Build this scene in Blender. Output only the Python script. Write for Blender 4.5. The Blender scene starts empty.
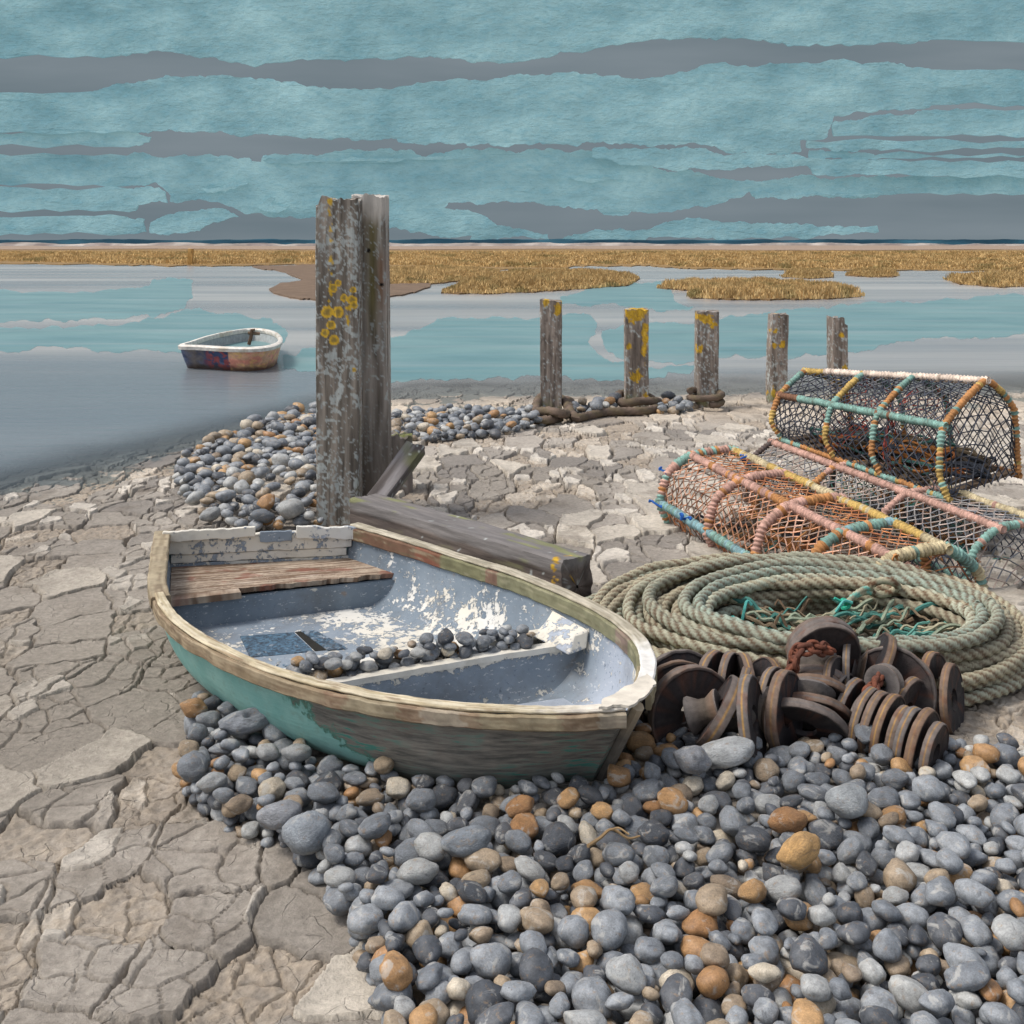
import bpy, bmesh, math, random
import numpy as np
from mathutils import Vector, Matrix, Quaternion

random.seed(7)
RNG = np.random.default_rng(11)
scene = bpy.context.scene
COL = scene.collection

# ------------------------------------------------------------------ camera model
F_PX, HCAM, HOR = 1100.0, 2.1, 240.0


def P(px, py, z=0.0):
    """the point at height z that a pixel looks at"""
    d = F_PX * (HCAM - z) / (py - HOR)
    return ((px - 512.0) * d / F_PX, d, z)


def PD(px, py, d):
    """the point at distance d that a pixel looks at"""
    return ((px - 512.0) * d / F_PX, d, HCAM - (py - HOR) * d / F_PX)


def project(x, y, z):
    return 512.0 + x * F_PX / y, HOR + (HCAM - z) * F_PX / y


def lin(r, g, b):
    """sRGB 0..255 -> linear"""
    out = []
    for c in (r, g, b):
        c = c / 255.0
        out.append(c / 12.92 if c <= 0.04045 else ((c + 0.055) / 1.055) ** 2.4)
    return tuple(out)


# ------------------------------------------------------------------ numpy noise
_perm = np.random.default_rng(5).permutation(256)
_perm = np.concatenate([_perm, _perm, _perm])
_grad = np.random.default_rng(6).normal(size=(256, 3))
_grad /= np.linalg.norm(_grad, axis=1)[:, None]


def perlin(x, y, z=0.0):
    x, y, z = np.broadcast_arrays(np.asarray(x, float), np.asarray(y, float), np.asarray(z, float))
    xi, yi, zi = np.floor(x).astype(int), np.floor(y).astype(int), np.floor(z).astype(int)
    xf, yf, zf = x - xi, y - yi, z - zi
    u, v, w = [t * t * t * (t * (t * 6 - 15) + 10) for t in (xf, yf, zf)]

    def g(a, b, c):
        h = _perm[_perm[_perm[(xi + a) & 255] + ((yi + b) & 255)] + ((zi + c) & 255)]
        gr = _grad[h]
        return gr[..., 0] * (xf - a) + gr[..., 1] * (yf - b) + gr[..., 2] * (zf - c)

    def lp(a, b, t):
        return a + (b - a) * t

    return lp(lp(lp(g(0, 0, 0), g(1, 0, 0), u), lp(g(0, 1, 0), g(1, 1, 0), u), v),
              lp(lp(g(0, 0, 1), g(1, 0, 1), u), lp(g(0, 1, 1), g(1, 1, 1), u), v), w) * 1.5


def fbm(x, y, z=0.0, octv=4, gain=0.5):
    s, a, f = 0.0, 1.0, 1.0
    for k in range(octv):
        s = s + a * perlin(np.asarray(x) * f + 17.3 * k, np.asarray(y) * f + 5.1 * k, np.asarray(z) * f + 9.7 * k)
        a *= gain
        f *= 2.03
    return s


def sstep(a, b, x):
    t = np.clip((np.asarray(x, float) - a) / (b - a), 0, 1)
    return t * t * (3 - 2 * t)


def mixc(a, b, t):
    t = np.asarray(t)[..., None]
    return np.asarray(a) * (1 - t) + np.asarray(b) * t


def in_poly(x, y, poly):
    x, y = np.asarray(x), np.asarray(y)
    ins = np.zeros(x.shape, bool)
    n = len(poly)
    for i in range(n):
        x1, y1 = poly[i][:2]
        x2, y2 = poly[(i + 1) % n][:2]
        if y1 == y2:
            continue
        c = ((y1 > y) != (y2 > y)) & (x < (x2 - x1) * (y - y1) / (y2 - y1) + x1)
        ins ^= c
    return ins


def jag(poly, steps=4, amp=0.22, seed=0, closed=True, cap=2.5):
    """roughen an outline by midpoint displacement"""
    r = np.random.default_rng(seed)
    p = [np.array(q[:2], float) for q in poly]
    for s in range(steps):
        q = []
        n = len(p)
        for i in range(n if closed else n - 1):
            a, b = p[i], p[(i + 1) % n]
            d = b - a
            L = np.hypot(*d)
            q.append(a)
            if L > 1e-6:
                nrm = np.array([-d[1], d[0]]) / L
                off = np.clip(r.normal() * amp * L * 0.25, -cap, cap) * 0.6 ** (s if L > 40 else 0)
                q.append((a + b) / 2 + nrm * off)
        if not closed:
            q.append(p[-1])
        p = q
    return p


# ------------------------------------------------------------------ materials
class NT:
    def __init__(s, name):
        s.m = bpy.data.materials.new(name)
        s.m.use_nodes = True
        s.t = s.m.node_tree
        s.bsdf = s.t.nodes["Principled BSDF"]
        s.out = s.t.nodes["Material Output"]

    def n(s, typ, **kw):
        nd = s.t.nodes.new(typ)
        for k, v in kw.items():
            setattr(nd, k, v)
        return nd

    def l(s, a, b):
        s.t.links.new(a, b)

    def val(s, sock, v):
        if hasattr(v, "is_linked") or isinstance(v, bpy.types.NodeSocket):
            s.l(v, sock)
        else:
            sock.default_value = v

    def attr(s, name="Col"):
        return s.n("ShaderNodeAttribute", attribute_name=name).outputs["Color"]

    def coord(s, which="Object", scale=(1, 1, 1), rot=(0, 0, 0)):
        tc = s.n("ShaderNodeTexCoord")
        mp = s.n("ShaderNodeMapping")
        s.l(tc.outputs[which], mp.inputs[0])
        mp.inputs["Scale"].default_value = scale
        mp.inputs["Rotation"].default_value = rot
        return mp.outputs[0]

    def noise(s, vec, scale, detail=4, rough=0.55, dist=0.0):
        nd = s.n("ShaderNodeTexNoise")
        s.l(vec, nd.inputs["Vector"])
        nd.inputs["Scale"].default_value = scale
        nd.inputs["Detail"].default_value = detail
        nd.inputs["Roughness"].default_value = rough
        nd.inputs["Distortion"].default_value = dist
        return nd.outputs[0]

    def voro(s, vec, scale, feature="F1", out=0):
        nd = s.n("ShaderNodeTexVoronoi", feature=feature)
        s.l(vec, nd.inputs["Vector"])
        nd.inputs["Scale"].default_value = scale
        return nd.outputs[out]

    def maprange(s, v, a, b, c=0.0, d=1.0):
        nd = s.n("ShaderNodeMapRange")
        nd.clamp = True
        s.val(nd.inputs[0], v)
        for i, q in enumerate((a, b, c, d)):
            nd.inputs[i + 1].default_value = q
        return nd.outputs[0]

    def math(s, op, a, b=0.0):
        nd = s.n("ShaderNodeMath", operation=op)
        s.val(nd.inputs[0], a)
        s.val(nd.inputs[1], b)
        return nd.outputs[0]

    def mix(s, fac, a, b, blend="MIX"):
        nd = s.n("ShaderNodeMix", data_type="RGBA", blend_type=blend)
        s.val(nd.inputs[0], fac)
        s.val(nd.inputs[6], a if not isinstance(a, tuple) else (*a[:3], 1))
        s.val(nd.inputs[7], b if not isinstance(b, tuple) else (*b[:3], 1))
        return nd.outputs[2]

    def bump(s, h, strength=0.3, dist=0.01, normal=None):
        nd = s.n("ShaderNodeBump")
        s.l(h, nd.inputs["Height"])
        nd.inputs["Strength"].default_value = strength
        nd.inputs["Distance"].default_value = dist
        if normal is not None:
            s.l(normal, nd.inputs["Normal"])
        return nd.outputs[0]

    def fin(s, color=None, rough=0.8, normal=None, spec=0.3):
        if color is not None:
            s.val(s.bsdf.inputs["Base Color"], color if not isinstance(color, tuple) else (*color[:3], 1))
        s.val(s.bsdf.inputs["Roughness"], rough)
        s.bsdf.inputs["Specular IOR Level"].default_value = spec
        if normal is not None:
            s.l(normal, s.bsdf.inputs["Normal"])
        return s.m


def attr_mat(name, rough=0.8, scale=20, lo=0.75, hi=1.25, bump=0.4, bdist=0.01, bscale=None, stretch=(1, 1, 1), spec=0.25):
    t = NT(name)
    v = t.coord("Object", stretch)
    nz = t.noise(v, scale, 5, 0.6)
    k = t.maprange(nz, 0.25, 0.75, lo, hi)
    comb = t.n("ShaderNodeCombineColor")
    for i in range(3):
        t.l(k, comb.inputs[i])
    c = t.mix(1.0, t.attr(), comb.outputs[0], "MULTIPLY")
    nb = t.noise(v, bscale or scale * 2.2, 6, 0.65)
    return t.fin(c, rough, t.bump(nb, bump, bdist), spec)


# ------------------------------------------------------------------ mesh builder
class MB:
    def __init__(s):
        s.v, s.f, s.c, s.n = [], [], [], 0
        s.uv = []

    def add(s, v, f, c):
        v = np.asarray(v, float).reshape(-1, 3)
        c = np.asarray(c, float)
        if c.ndim == 1:
            c = np.tile(c[:3], (len(v), 1))
        s.v.append(v)
        s.c.append(c[:, :3])
        s.f.extend([tuple(int(i) + s.n for i in q) for q in f])
        s.n += len(v)

    def grid(s, V, c, closed_u=False, closed_v=False, flip=False):
        """V: (nu, nv, 3)"""
        nu, nv = V.shape[:2]
        iu = np.arange(nu if closed_u else nu - 1)
        iv = np.arange(nv if closed_v else nv - 1)
        A, B = np.meshgrid(iu, iv, indexing="ij")
        A2, B2 = (A + 1) % nu, (B + 1) % nv
        q = np.stack([A * nv + B, A2 * nv + B, A2 * nv + B2, A * nv + B2], -1).reshape(-1, 4)
        if flip:
            q = q[:, ::-1]
        cc = np.asarray(c, float)
        if cc.ndim == 3:
            cc = cc.reshape(-1, 3)
        s.add(V.reshape(-1, 3), q, cc)

    def box(s, pts8, c):
        """8 corners: 4 bottom (ccw from above), 4 top"""
        s.add(pts8, [(3, 2, 1, 0), (4, 5, 6, 7), (0, 1, 5, 4), (1, 2, 6, 5), (2, 3, 7, 6), (3, 0, 4, 7)], c)

    def cube(s, x0, x1, y0, y1, z0, z1, c):
        s.box([(x0, y0, z0), (x1, y0, z0), (x1, y1, z0), (x0, y1, z0), (x0, y0, z1), (x1, y0, z1), (x1, y1, z1), (x0, y1, z1)], c)

    def tube(s, path, r, nseg=6, col=(0.5, 0.5, 0.5), lobes=0, pitch=0.1, amp=0.15, cols=None, closed=False, cap=True, ellip=None):
        """path (n,3); lobes>0 twists lobed section along the length; cols: list of strand colours"""
        path = np.asarray(path, float)
        n = len(path)
        if closed:
            tan = np.roll(path, -1, 0) - np.roll(path, 1, 0)
        else:
            tan = np.gradient(path, axis=0)
        tan /= np.linalg.norm(tan, axis=1)[:, None] + 1e-12
        up = np.array([0, 0, 1.0]) if abs(tan[0, 2]) < 0.9 else np.array([1.0, 0, 0])
        nrm = np.zeros_like(path)
        cur = up - tan[0] * up.dot(tan[0])
        for i in range(n):
            cur = cur - tan[i] * cur.dot(tan[i])
            cur /= np.linalg.norm(cur) + 1e-12
            nrm[i] = cur
        bin_ = np.cross(tan, nrm)
        seg = np.linalg.norm(np.diff(path, axis=0), axis=1)
        S = np.concatenate([[0], np.cumsum(seg)])
        phi = np.arange(nseg) * 2 * math.pi / nseg
        R = np.broadcast_to(np.asarray(r, float).reshape(-1, 1) if np.ndim(r) else np.full((n, 1), r), (n, nseg)).copy()
        if lobes:
            ph = phi[None, :] - 2 * math.pi * S[:, None] / pitch
            R *= 1 + amp * np.cos(lobes * ph)
            if cols is not None and not callable(cols):
                idx = np.floor((ph / (2 * math.pi) * lobes + 0.5)).astype(int) % len(cols)
                C = np.asarray(cols)[idx]
            elif callable(cols):
                C = cols(S, ph)
            else:
                C = np.broadcast_to(np.asarray(col, float)[:3], (n, nseg, 3))
        else:
            C = cols(S, phi) if callable(cols) else np.broadcast_to(np.asarray(col, float)[:3], (n, nseg, 3))
        V = path[:, None, :] + R[..., None] * (np.cos(phi)[None, :, None] * nrm[:, None, :] + np.sin(phi)[None, :, None] * bin_[:, None, :])
        base = s.n
        s.grid(V, np.array(C, float).reshape(n, nseg, 3), closed_u=closed, closed_v=True, flip=True)
        if cap and not closed:
            s.f.append(tuple(base + i for i in range(nseg)))
            s.f.append(tuple(base + (n - 1) * nseg + i for i in range(nseg))[::-1])

    def lathe(s, prof, center, axis, nseg, cols):
        """prof: (radius, along) pairs; cols: a colour per profile point"""
        ax = np.asarray(axis, float)
        ax = ax / np.linalg.norm(ax)
        u = np.cross(ax, [0.31, 0.22, 0.92])
        u /= np.linalg.norm(u)
        w = np.cross(ax, u)
        phi = np.arange(nseg) * 2 * math.pi / nseg
        ring = np.cos(phi)[:, None] * u + np.sin(phi)[:, None] * w
        V = np.stack([np.asarray(center) + ring * r + ax * h for r, h in prof])
        C = np.repeat(np.asarray(cols, float)[:, None, :], nseg, 1)
        s.grid(V, C, closed_v=True)

    def build(s, name, mat, parent=None, loc=None, smooth=True, angle=40, keep_world=True):
        """loc: object origin; the vertices given are world coordinates"""
        v = np.concatenate(s.v) if s.v else np.zeros((0, 3))
        c = np.concatenate(s.c) if s.c else np.zeros((0, 3))
        off = np.zeros(3)
        if parent is not None:
            off = off + np.array(parent["_o"]) if "_o" in parent else off
        if loc is not None:
            off = np.array(loc, float)
        me = bpy.data.meshes.new(name)
        me.from_pydata((v - off).tolist(), [], s.f)
        at = me.color_attributes.new("Col", "FLOAT_COLOR", "POINT")
        buf = np.ones((len(v), 4), np.float32)
        buf[:, :3] = c
        at.data.foreach_set("color", buf.ravel())
        if mat:
            me.materials.append(mat)
        me.polygons.foreach_set("use_smooth", np.full(len(me.polygons), bool(smooth)))
        me.update()
        if smooth and angle is not None:
            me.set_sharp_from_angle(angle=math.radians(angle))
        ob = bpy.data.objects.new(name, me)
        COL.objects.link(ob)
        if parent is not None:
            ob.parent = parent
            if loc is not None:
                po = np.array(parent["_o"]) if "_o" in parent else np.zeros(3)
                ob.location = tuple(off - po)
        elif loc is not None:
            ob.location = tuple(off)
        ob["_o"] = [float(q) for q in off]
        return ob


def empty(name, loc):
    o = bpy.data.objects.new(name, None)
    COL.objects.link(o)
    o.location = loc
    o["_o"] = [float(q) for q in loc]
    return o


def tag(o, label=None, cat=None, group=None, kind=None):
    if label:
        o["label"] = label
    if cat:
        o["category"] = cat
    if group:
        o["group"] = group
    if kind:
        o["kind"] = kind
    return o


def bevel(o, w=0.004, seg=2):
    m = o.modifiers.new("Bevel", "BEVEL")
    m.width = w
    m.segments = seg
    m.limit_method = "ANGLE"
    m.angle_limit = math.radians(35)
    return o


def catmull(pts, n):
    """smooth open curve through pts, n samples, parameter uniform in index"""
    p = np.asarray(pts, float)
    p = np.concatenate([[2 * p[0] - p[1]], p, [2 * p[-1] - p[-2]]])
    t = np.linspace(0, len(p) - 3 - 1e-9, n)
    i = np.floor(t).astype(int)
    f = (t - i)[:, None]
    a, b, c, d = p[i], p[i + 1], p[i + 2], p[i + 3]
    return 0.5 * ((2 * b) + (-a + c) * f + (2 * a - 5 * b + 4 * c - d) * f ** 2 + (-a + 3 * b - 3 * c + d) * f ** 3)


def arclen(path, ds):
    path = np.asarray(path, float)
    seg = np.linalg.norm(np.diff(path, axis=0), axis=1)
    S = np.concatenate([[0], np.cumsum(seg)])
    n = max(2, int(S[-1] / ds) + 1)
    q = np.linspace(0, S[-1], n)
    return np.stack([np.interp(q, S, path[:, k]) for k in range(path.shape[1])], -1)


# ------------------------------------------------------------------ render, camera, light
scene.render.resolution_x = scene.render.resolution_y = 1024
scene.view_settings.view_transform = "Standard"
scene.view_settings.look = "None"
scene.view_settings.gamma = 1.0
scene.view_settings.exposure = 0.46
scene.cycles.max_bounces = 6
scene.cycles.transparent_max_bounces = 12

cam_d = bpy.data.cameras.new("camera")
cam = bpy.data.objects.new("camera", cam_d)
COL.objects.link(cam)
cam.location = (0, 0, HCAM)
cam.rotation_euler = (math.radians(90), 0, 0)
cam_d.sensor_fit = "HORIZONTAL"
cam_d.sensor_width = 36
cam_d.lens = F_PX * 36 / 1024
cam_d.shift_y = -(512 - HOR) / 1024
cam_d.clip_start = 0.05
cam_d.clip_end = 5000
scene.camera = cam

SUN_AZ, SUN_EL = math.radians(-96), math.radians(58)   # high, from the left
sd = Vector((math.sin(SUN_AZ) * math.cos(SUN_EL), math.cos(SUN_AZ) * math.cos(SUN_EL), math.sin(SUN_EL)))
world = bpy.data.worlds.new("World")
scene.world = world
world.use_nodes = True
wt = world.node_tree
sky = wt.nodes.new("ShaderNodeTexSky")
sky.sky_type = "NISHITA"
sky.sun_disc = False
sky.sun_elevation = SUN_EL
sky.sun_rotation = SUN_AZ
sky.air_density = 1.0
sky.dust_density = 3.0
sky.ozone_density = 1.0
bg = wt.nodes["Background"]
hs = wt.nodes.new("ShaderNodeHueSaturation")      # thin overcast: a paler sky than clear air gives
hs.inputs["Saturation"].default_value = 0.42
wt.links.new(sky.outputs[0], hs.inputs["Color"])
wt.links.new(hs.outputs[0], bg.inputs[0])
bg.inputs[1].default_value = 0.138
sun_d = bpy.data.lights.new("sun", "SUN")
sun_d.energy = 1.6
sun_d.angle = math.radians(16)
sun_d.color = (1.0, 0.94, 0.86)
sun = bpy.data.objects.new("sun", sun_d)
COL.objects.link(sun)
sun.rotation_euler = (-sd).to_track_quat("-Z", "Y").to_euler()
sun.location = (-20, 30, 60)
# ================================================================== SKY AND CLOUDS
t = NT("grey_sky")
v = t.coord("Object", (0.004, 1, 0.03))
nz = t.noise(v, 1.5, 4, 0.5)
c = t.mix(t.maprange(nz, 0.3, 0.7), lin(104, 118, 126), lin(128, 139, 146))
em = t.n("ShaderNodeEmission")
t.l(c, em.inputs[0])
em.inputs[1].default_value = 0.75
t.l(em.outputs[0], t.out.inputs[0])
M_sky = t.m

SKY_Y = 452.0
mb = MB()
nx = 40
th = np.linspace(-1, 1, nx)
V = np.zeros((nx, 8, 3))
for i, q in enumerate(th):
    V[i, :, 0] = q * 620
    V[i, :, 1] = SKY_Y
    V[i, :, 2] = np.linspace(-6, 150, 8)
mb.grid(V, (0.3, 0.3, 0.3))
o = mb.build("sky", M_sky, loc=(0, SKY_Y, 0))
tag(o, "flat slate grey sky behind the torn teal cloud", "sky", kind="structure")

t = NT("teal_cloud")
v = t.coord("Object", (0.55, 1, 1.2))
n1 = t.noise(v, 0.05, 5, 0.6)
v2 = t.coord("Object", (0.8, 1, 1.7))
n2 = t.noise(v2, 0.35, 5, 0.65)
c = t.mix(t.maprange(n1, 0.32, 0.68), lin(104, 140, 148), lin(146, 180, 184))
c = t.mix(t.math("MULTIPLY", t.maprange(n2, 0.45, 0.75), 0.5), c, lin(116, 160, 174))
v3 = t.coord("Object", (0.6, 1, 1.2))
n3 = t.noise(v3, 0.5, 6, 0.7)
c = t.mix(t.math("MULTIPLY", t.maprange(n3, 0.50, 0.75), 0.5), c, lin(92, 140, 152))
v4 = t.coord("Object", (0.02, 1, 0.9))
n4 = t.noise(v4, 1.0, 3, 0.5)
c = t.mix(t.math("MULTIPLY", t.maprange(n4, 0.66, 0.70), 0.25), c, lin(60, 108, 122))
t.val(t.bsdf.inputs["Emission Color"], c)
t.bsdf.inputs["Emission Strength"].default_value = 0.36
M_cloud = t.fin(c, 0.95, t.bump(n1, 0.6, 5.0, t.bump(n2, 0.8, 2.0)), 0.0)


t = NT("torn_cloud_edge")
n1 = t.noise(t.coord("Object", (0.5, 1, 1.0)), 0.12, 4, 0.6)
c = t.mix(t.maprange(n1, 0.42, 0.58), lin(92, 134, 146), lin(172, 204, 206))
t.val(t.bsdf.inputs["Emission Color"], c)
t.bsdf.inputs["Emission Strength"].default_value = 0.14
M_torn = t.fin(c, 0.95, None, 0.0)


def cloud(poly, depth, thick, label, seed, curl=0.7, amp=0.2):
    pts = jag(poly, 5, amp * 1.5, seed, cap=2.2)
    Y = SKY_Y - depth
    bm = bmesh.new()
    vs = [bm.verts.new(PD(p[0], p[1], Y)) for p in pts]
    f = bm.faces.new(vs)
    f.normal_update()
    if f.normal.y > 0:
        f.normal_flip()
    r = bmesh.ops.inset_region(bm, faces=[f], thickness=curl * 1.3, depth=0.0, use_even_offset=False)
    for q in r["faces"]:
        q.material_index = 1
    inner = set(f.verts)
    bmesh.ops.triangulate(bm, faces=[q for q in bm.faces if len(q.verts) > 4])
    for vv in bm.verts:
        if vv in inner:
            vv.co.y -= 1.5 + 0.4 * perlin(vv.co.x * 0.08, vv.co.z * 0.3)
    # the back of the sheet gives it its thickness
    edges = [e for e in bm.edges if e.is_boundary]
    ex = bmesh.ops.extrude_edge_only(bm, edges=edges)
    nv = [g for g in ex["geom"] if isinstance(g, bmesh.types.BMVert)]
    for vv in nv:
        vv.co.y += thick
    bmesh.ops.triangulate(bm, faces=[q for q in bm.faces if len(q.verts) > 4])
    me = bpy.data.meshes.new("cloud")
    cx = sum(p[0] for p in poly) / len(poly)
    cy = sum(p[1] for p in poly) / len(poly)
    off = Vector(PD(cx, cy, Y))
    for vv in bm.verts:
        vv.co -= off
    bm.to_mesh(me)
    bm.free()
    me.materials.append(M_cloud)
    me.materials.append(M_torn)
    ob = bpy.data.objects.new("cloud", me)
    COL.objects.link(ob)
    ob.location = off
    tag(ob, label, "cloud", "torn teal clouds", "structure")


L, R = -400, 1420
cloud([(L, -20), (R, -20), (R, 58), (930, 40), (800, 46), (700, 38), (560, 52), (500, 64), (420, 58), (250, 66), (170, 52), (120, 56), (L, 70)], 9, 1.2,
      "pale teal cloud sheet along the very top of the sky", 1)
cloud([(L, 96), (90, 92), (150, 80), (240, 78), (330, 90), (430, 82), (520, 74), (640, 80), (700, 66), (830, 60), (930, 70), (R, 74), (R, 100), (960, 104), (880, 110), (834, 116), (829, 128), (826, 138), (799, 141), (800, 152), (726, 153), (697, 144),
       (640, 146), (625, 143), (582, 143), (577, 147), (467, 146), (464, 143), (440, 142), (399, 142.5), (397, 139), (384, 139), (300, 138),
       (240, 137), (215, 133), (180, 131.5), (138, 133), (L, 134)], 9, 1.2,
      "broad teal cloud sheet above the long grey gap left of the stepped break", 2)
cloud([(834, 121), (884, 115), (960, 110), (R, 108), (R, 137.5), (833, 136.5), (831, 128)], 9, 1.2, "pale teal cloud block at the upper right beyond the stepped break", 3, 0.4)
cloud([(806, 141), (R, 141.5), (R, 149), (880, 151), (845, 151.5), (828, 148.5), (806, 148)], 9, 1.2,
      "pale thin teal cloud strip, second from the top beyond the stepped break", 4, 0.3)
cloud([(809, 150.5), (830, 151.5), (850, 154), (882, 154), (R, 153), (R, 157), (882, 158), (808, 158.5)], 8, 1.2,
      "darkest and thinnest teal cloud strip beyond the stepped break", 5, 0.25)
cloud([(791, 160), (R, 160), (R, 174), (880, 175.5), (812, 174), (809, 168), (792, 167)], 9.5, 1.2,
      "teal cloud strip with a notched left end above the big main sheet", 6, 0.4)
cloud([(592, 149), (640, 149.5), (697, 148.5), (724, 156), (800, 156), (805, 158), (790, 160), (792, 167), (740, 168), (695, 168),
       (672, 171), (658, 168), (645, 165.5), (625, 165), (610, 160), (592, 157)], 9, 1.0,
      "teal cloud strip overlapping the top of the main sheet right of centre", 7, 0.4)
cloud([(L, 155), (128, 156), (170, 157), (200, 156), (250, 158), (252, 162), (262, 162), (264, 156), (275, 154), (300, 154), (330, 153),
       (336, 151), (384, 149), (412, 150), (425, 157), (440, 153), (455, 150), (510, 151), (520, 153), (590, 151), (610, 157), (640, 163),
       (668, 172.5), (698, 172), (706, 175), (720, 179), (740, 181), (765, 181), (790, 178), (812, 175.5), (860, 177), (900, 177.5), (R, 177),
       (R, 194), (896, 194), (840, 196), (780, 198), (760, 197), (755, 198), (750, 192), (735, 198), (722, 203), (690, 208), (640, 212),
       (604, 215), (596, 209), (560, 207), (550, 206), (500, 202), (470, 202), (448, 203), (445, 208), (455, 210), (480, 214), (490, 220),
       (505, 226), (530, 231), (548, 234), (550, 240), (470, 240), (472, 236), (448, 238), (434, 236), (411, 233), (408, 230), (384, 229),
       (320, 219), (290, 216), (245, 214), (235, 208), (215, 202), (171, 202), (172, 196), (158, 183), (150, 184.5), (128, 186), (L, 187)],
      5, 1.2, "main broad teal cloud sheet stretching right across the sky behind the tall post", 8)
cloud([(L, 189), (128, 188.5), (152, 186.5), (166, 192), (168, 203), (140, 205), (136, 211), (128, 212), (L, 214)], 6, 1.2,
      "teal cloud flake at the left edge just under the main sheet", 9, 0.5)
cloud([(151, 233), (152, 222), (175, 214), (198, 211), (215, 208), (225, 209), (239, 217), (222, 221), (208, 225), (200, 231), (175, 233)], 6, 1.2,
      "small leaf shaped teal cloud flake low in the grey sky left of the tall post", 10, 0.5)
cloud([(L, 216), (128, 217), (145, 219), (147, 232), (128, 234), (L, 234)], 6, 1.2,
      "lowest teal cloud flake at the left edge above the horizon", 11, 0.5)
cloud([(557, 239), (575, 234), (595, 229), (620, 228), (632, 231), (668, 222.5), (680, 220.5), (735, 222.5), (752, 224), (790, 224), (876, 225.5),
       (878, 232), (845, 234.5), (775, 238), (620, 239.5)], 6, 1.2,
      "long low teal cloud flake just above the horizon on the right", 12, 0.5)
cloud([(L, 132), (128, 130), (140, 134.5), (152, 137), (150, 142), (140, 146), (128, 147.5), (L, 151)], 7, 1.2,
      "teal cloud flake hanging into the long grey gap at the left", 13, 0.5)
# curled slivers peeling off the main sheet
cloud([(200, 187), (222, 188.5), (227, 184), (240, 181), (250, 183), (238, 188), (226, 192), (208, 193)], 6.4, 0.8,
      "small curled teal cloud sliver on the main sheet above the leaf shaped flake", 14, 0.4)
cloud([(255, 207), (264, 203), (272, 197), (276, 198), (272, 204), (290, 206), (286, 210), (262, 210)], 6.4, 0.8,
      "curled teal cloud sliver on the main sheet nearest the tall post", 15, 0.35)
cloud([(264, 160.5), (300, 160), (360, 158), (415, 157), (470, 157.5), (430, 159.5), (370, 160), (320, 162), (268, 163.5)], 6.4, 0.8,
      "long thin teal cloud ridge across the upper main sheet", 16, 0.25)
cloud([(545, 178), (580, 177), (598, 179), (622, 176.5), (605, 180.5), (580, 181)], 6.4, 0.8,
      "short thin teal cloud ridge in the middle of the main sheet", 17, 0.25)
cloud([(752, 192.5), (775, 191), (815, 193), (880, 193.5), (840, 197), (780, 199), (760, 198), (755, 199)], 6.4, 0.8,
      "pale curled teal cloud lip along the lower edge of the main sheet at right", 18, 0.4)

# ================================================================== FAR SHORE
M_bank = attr_mat("bank_scrub", 0.95, 0.25, 0.6, 1.4, 0.3, 0.2, stretch=(0.3, 1, 2))
x = np.linspace(-430, 430, 520)


def bank(name, y, h0, hv, seed, colr, label, cat, zlo=-1.0, dep=10):
    mb = MB()
    h = h0 + hv * fbm(x * 0.045 + seed, 0.3, seed, 5, 0.6) 
    V = np.stack([np.stack([x, x * 0 + y - dep / 2, x * 0 + zlo], -1), np.stack([x, x * 0 + y - dep * 0.2, h * 0.8], -1), np.stack([x, x * 0 + y, h], -1),
                  np.stack([x, x * 0 + y + dep / 2, x * 0 + zlo], -1)], 1)
    C = np.array([colr(x, k) for k in range(4)]).transpose(1, 0, 2)
    mb.grid(V, C)
    o = mb.build(name, M_bank, loc=(0, y, 0))
    tag(o, label, cat, kind="structure")


bank("hills", 436, 2.3, 0.45, 3.0, lambda x, k: mixc(lin(24, 58, 74), lin(52, 92, 108), sstep(-0.2, 0.5, fbm(x * 0.02, k * 3.0, 1.0))),
     "dark blue green line of low land along the horizon", "hills", dep=6)
bank("dunes", 408, 0.95, 0.55, 9.0, lambda x, k: mixc(lin(128, 116, 112), lin(176, 166, 158), sstep(-0.4, 0.4, fbm(x * 0.09, k * 2.0, 4.0))),
     "low grey lilac dunes below the horizon", "dunes")

# ================================================================== WATER LEVEL AND GROUND SHAPE
ZW = -0.07


def ys(x):
    return np.interp(x, [-9, -5, -3.75, -2.3, -1.5, 6, 12], [6.6, 8.0, 10.4, 13.6, 14.9, 15.3, 15.8])


def hull_dist(x, y):
    return np.zeros_like(x)


def gbase(x, y):
    s = np.asarray(y) - ys(x)
    z = ZW * sstep(-4.5, 0.0, s) - 0.05 * np.clip(s, 0, 10)
    # shingle bank thrown up against the bow
    d2 = ((np.asarray(x) - 0.45) / 1.25) ** 2 + ((np.asarray(y) - 4.0) / 0.5) ** 2
    z = z + 0.08 * np.exp(-d2)
    return z


def axis_nodes(a, b, d):
    return np.arange(a, b, d)


def geo(a, b, d0, g):
    out, d = [], d0
    p = a
    while p < b:
        d *= g
        p += d
        out.append(p)
    return np.array(out)


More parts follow.
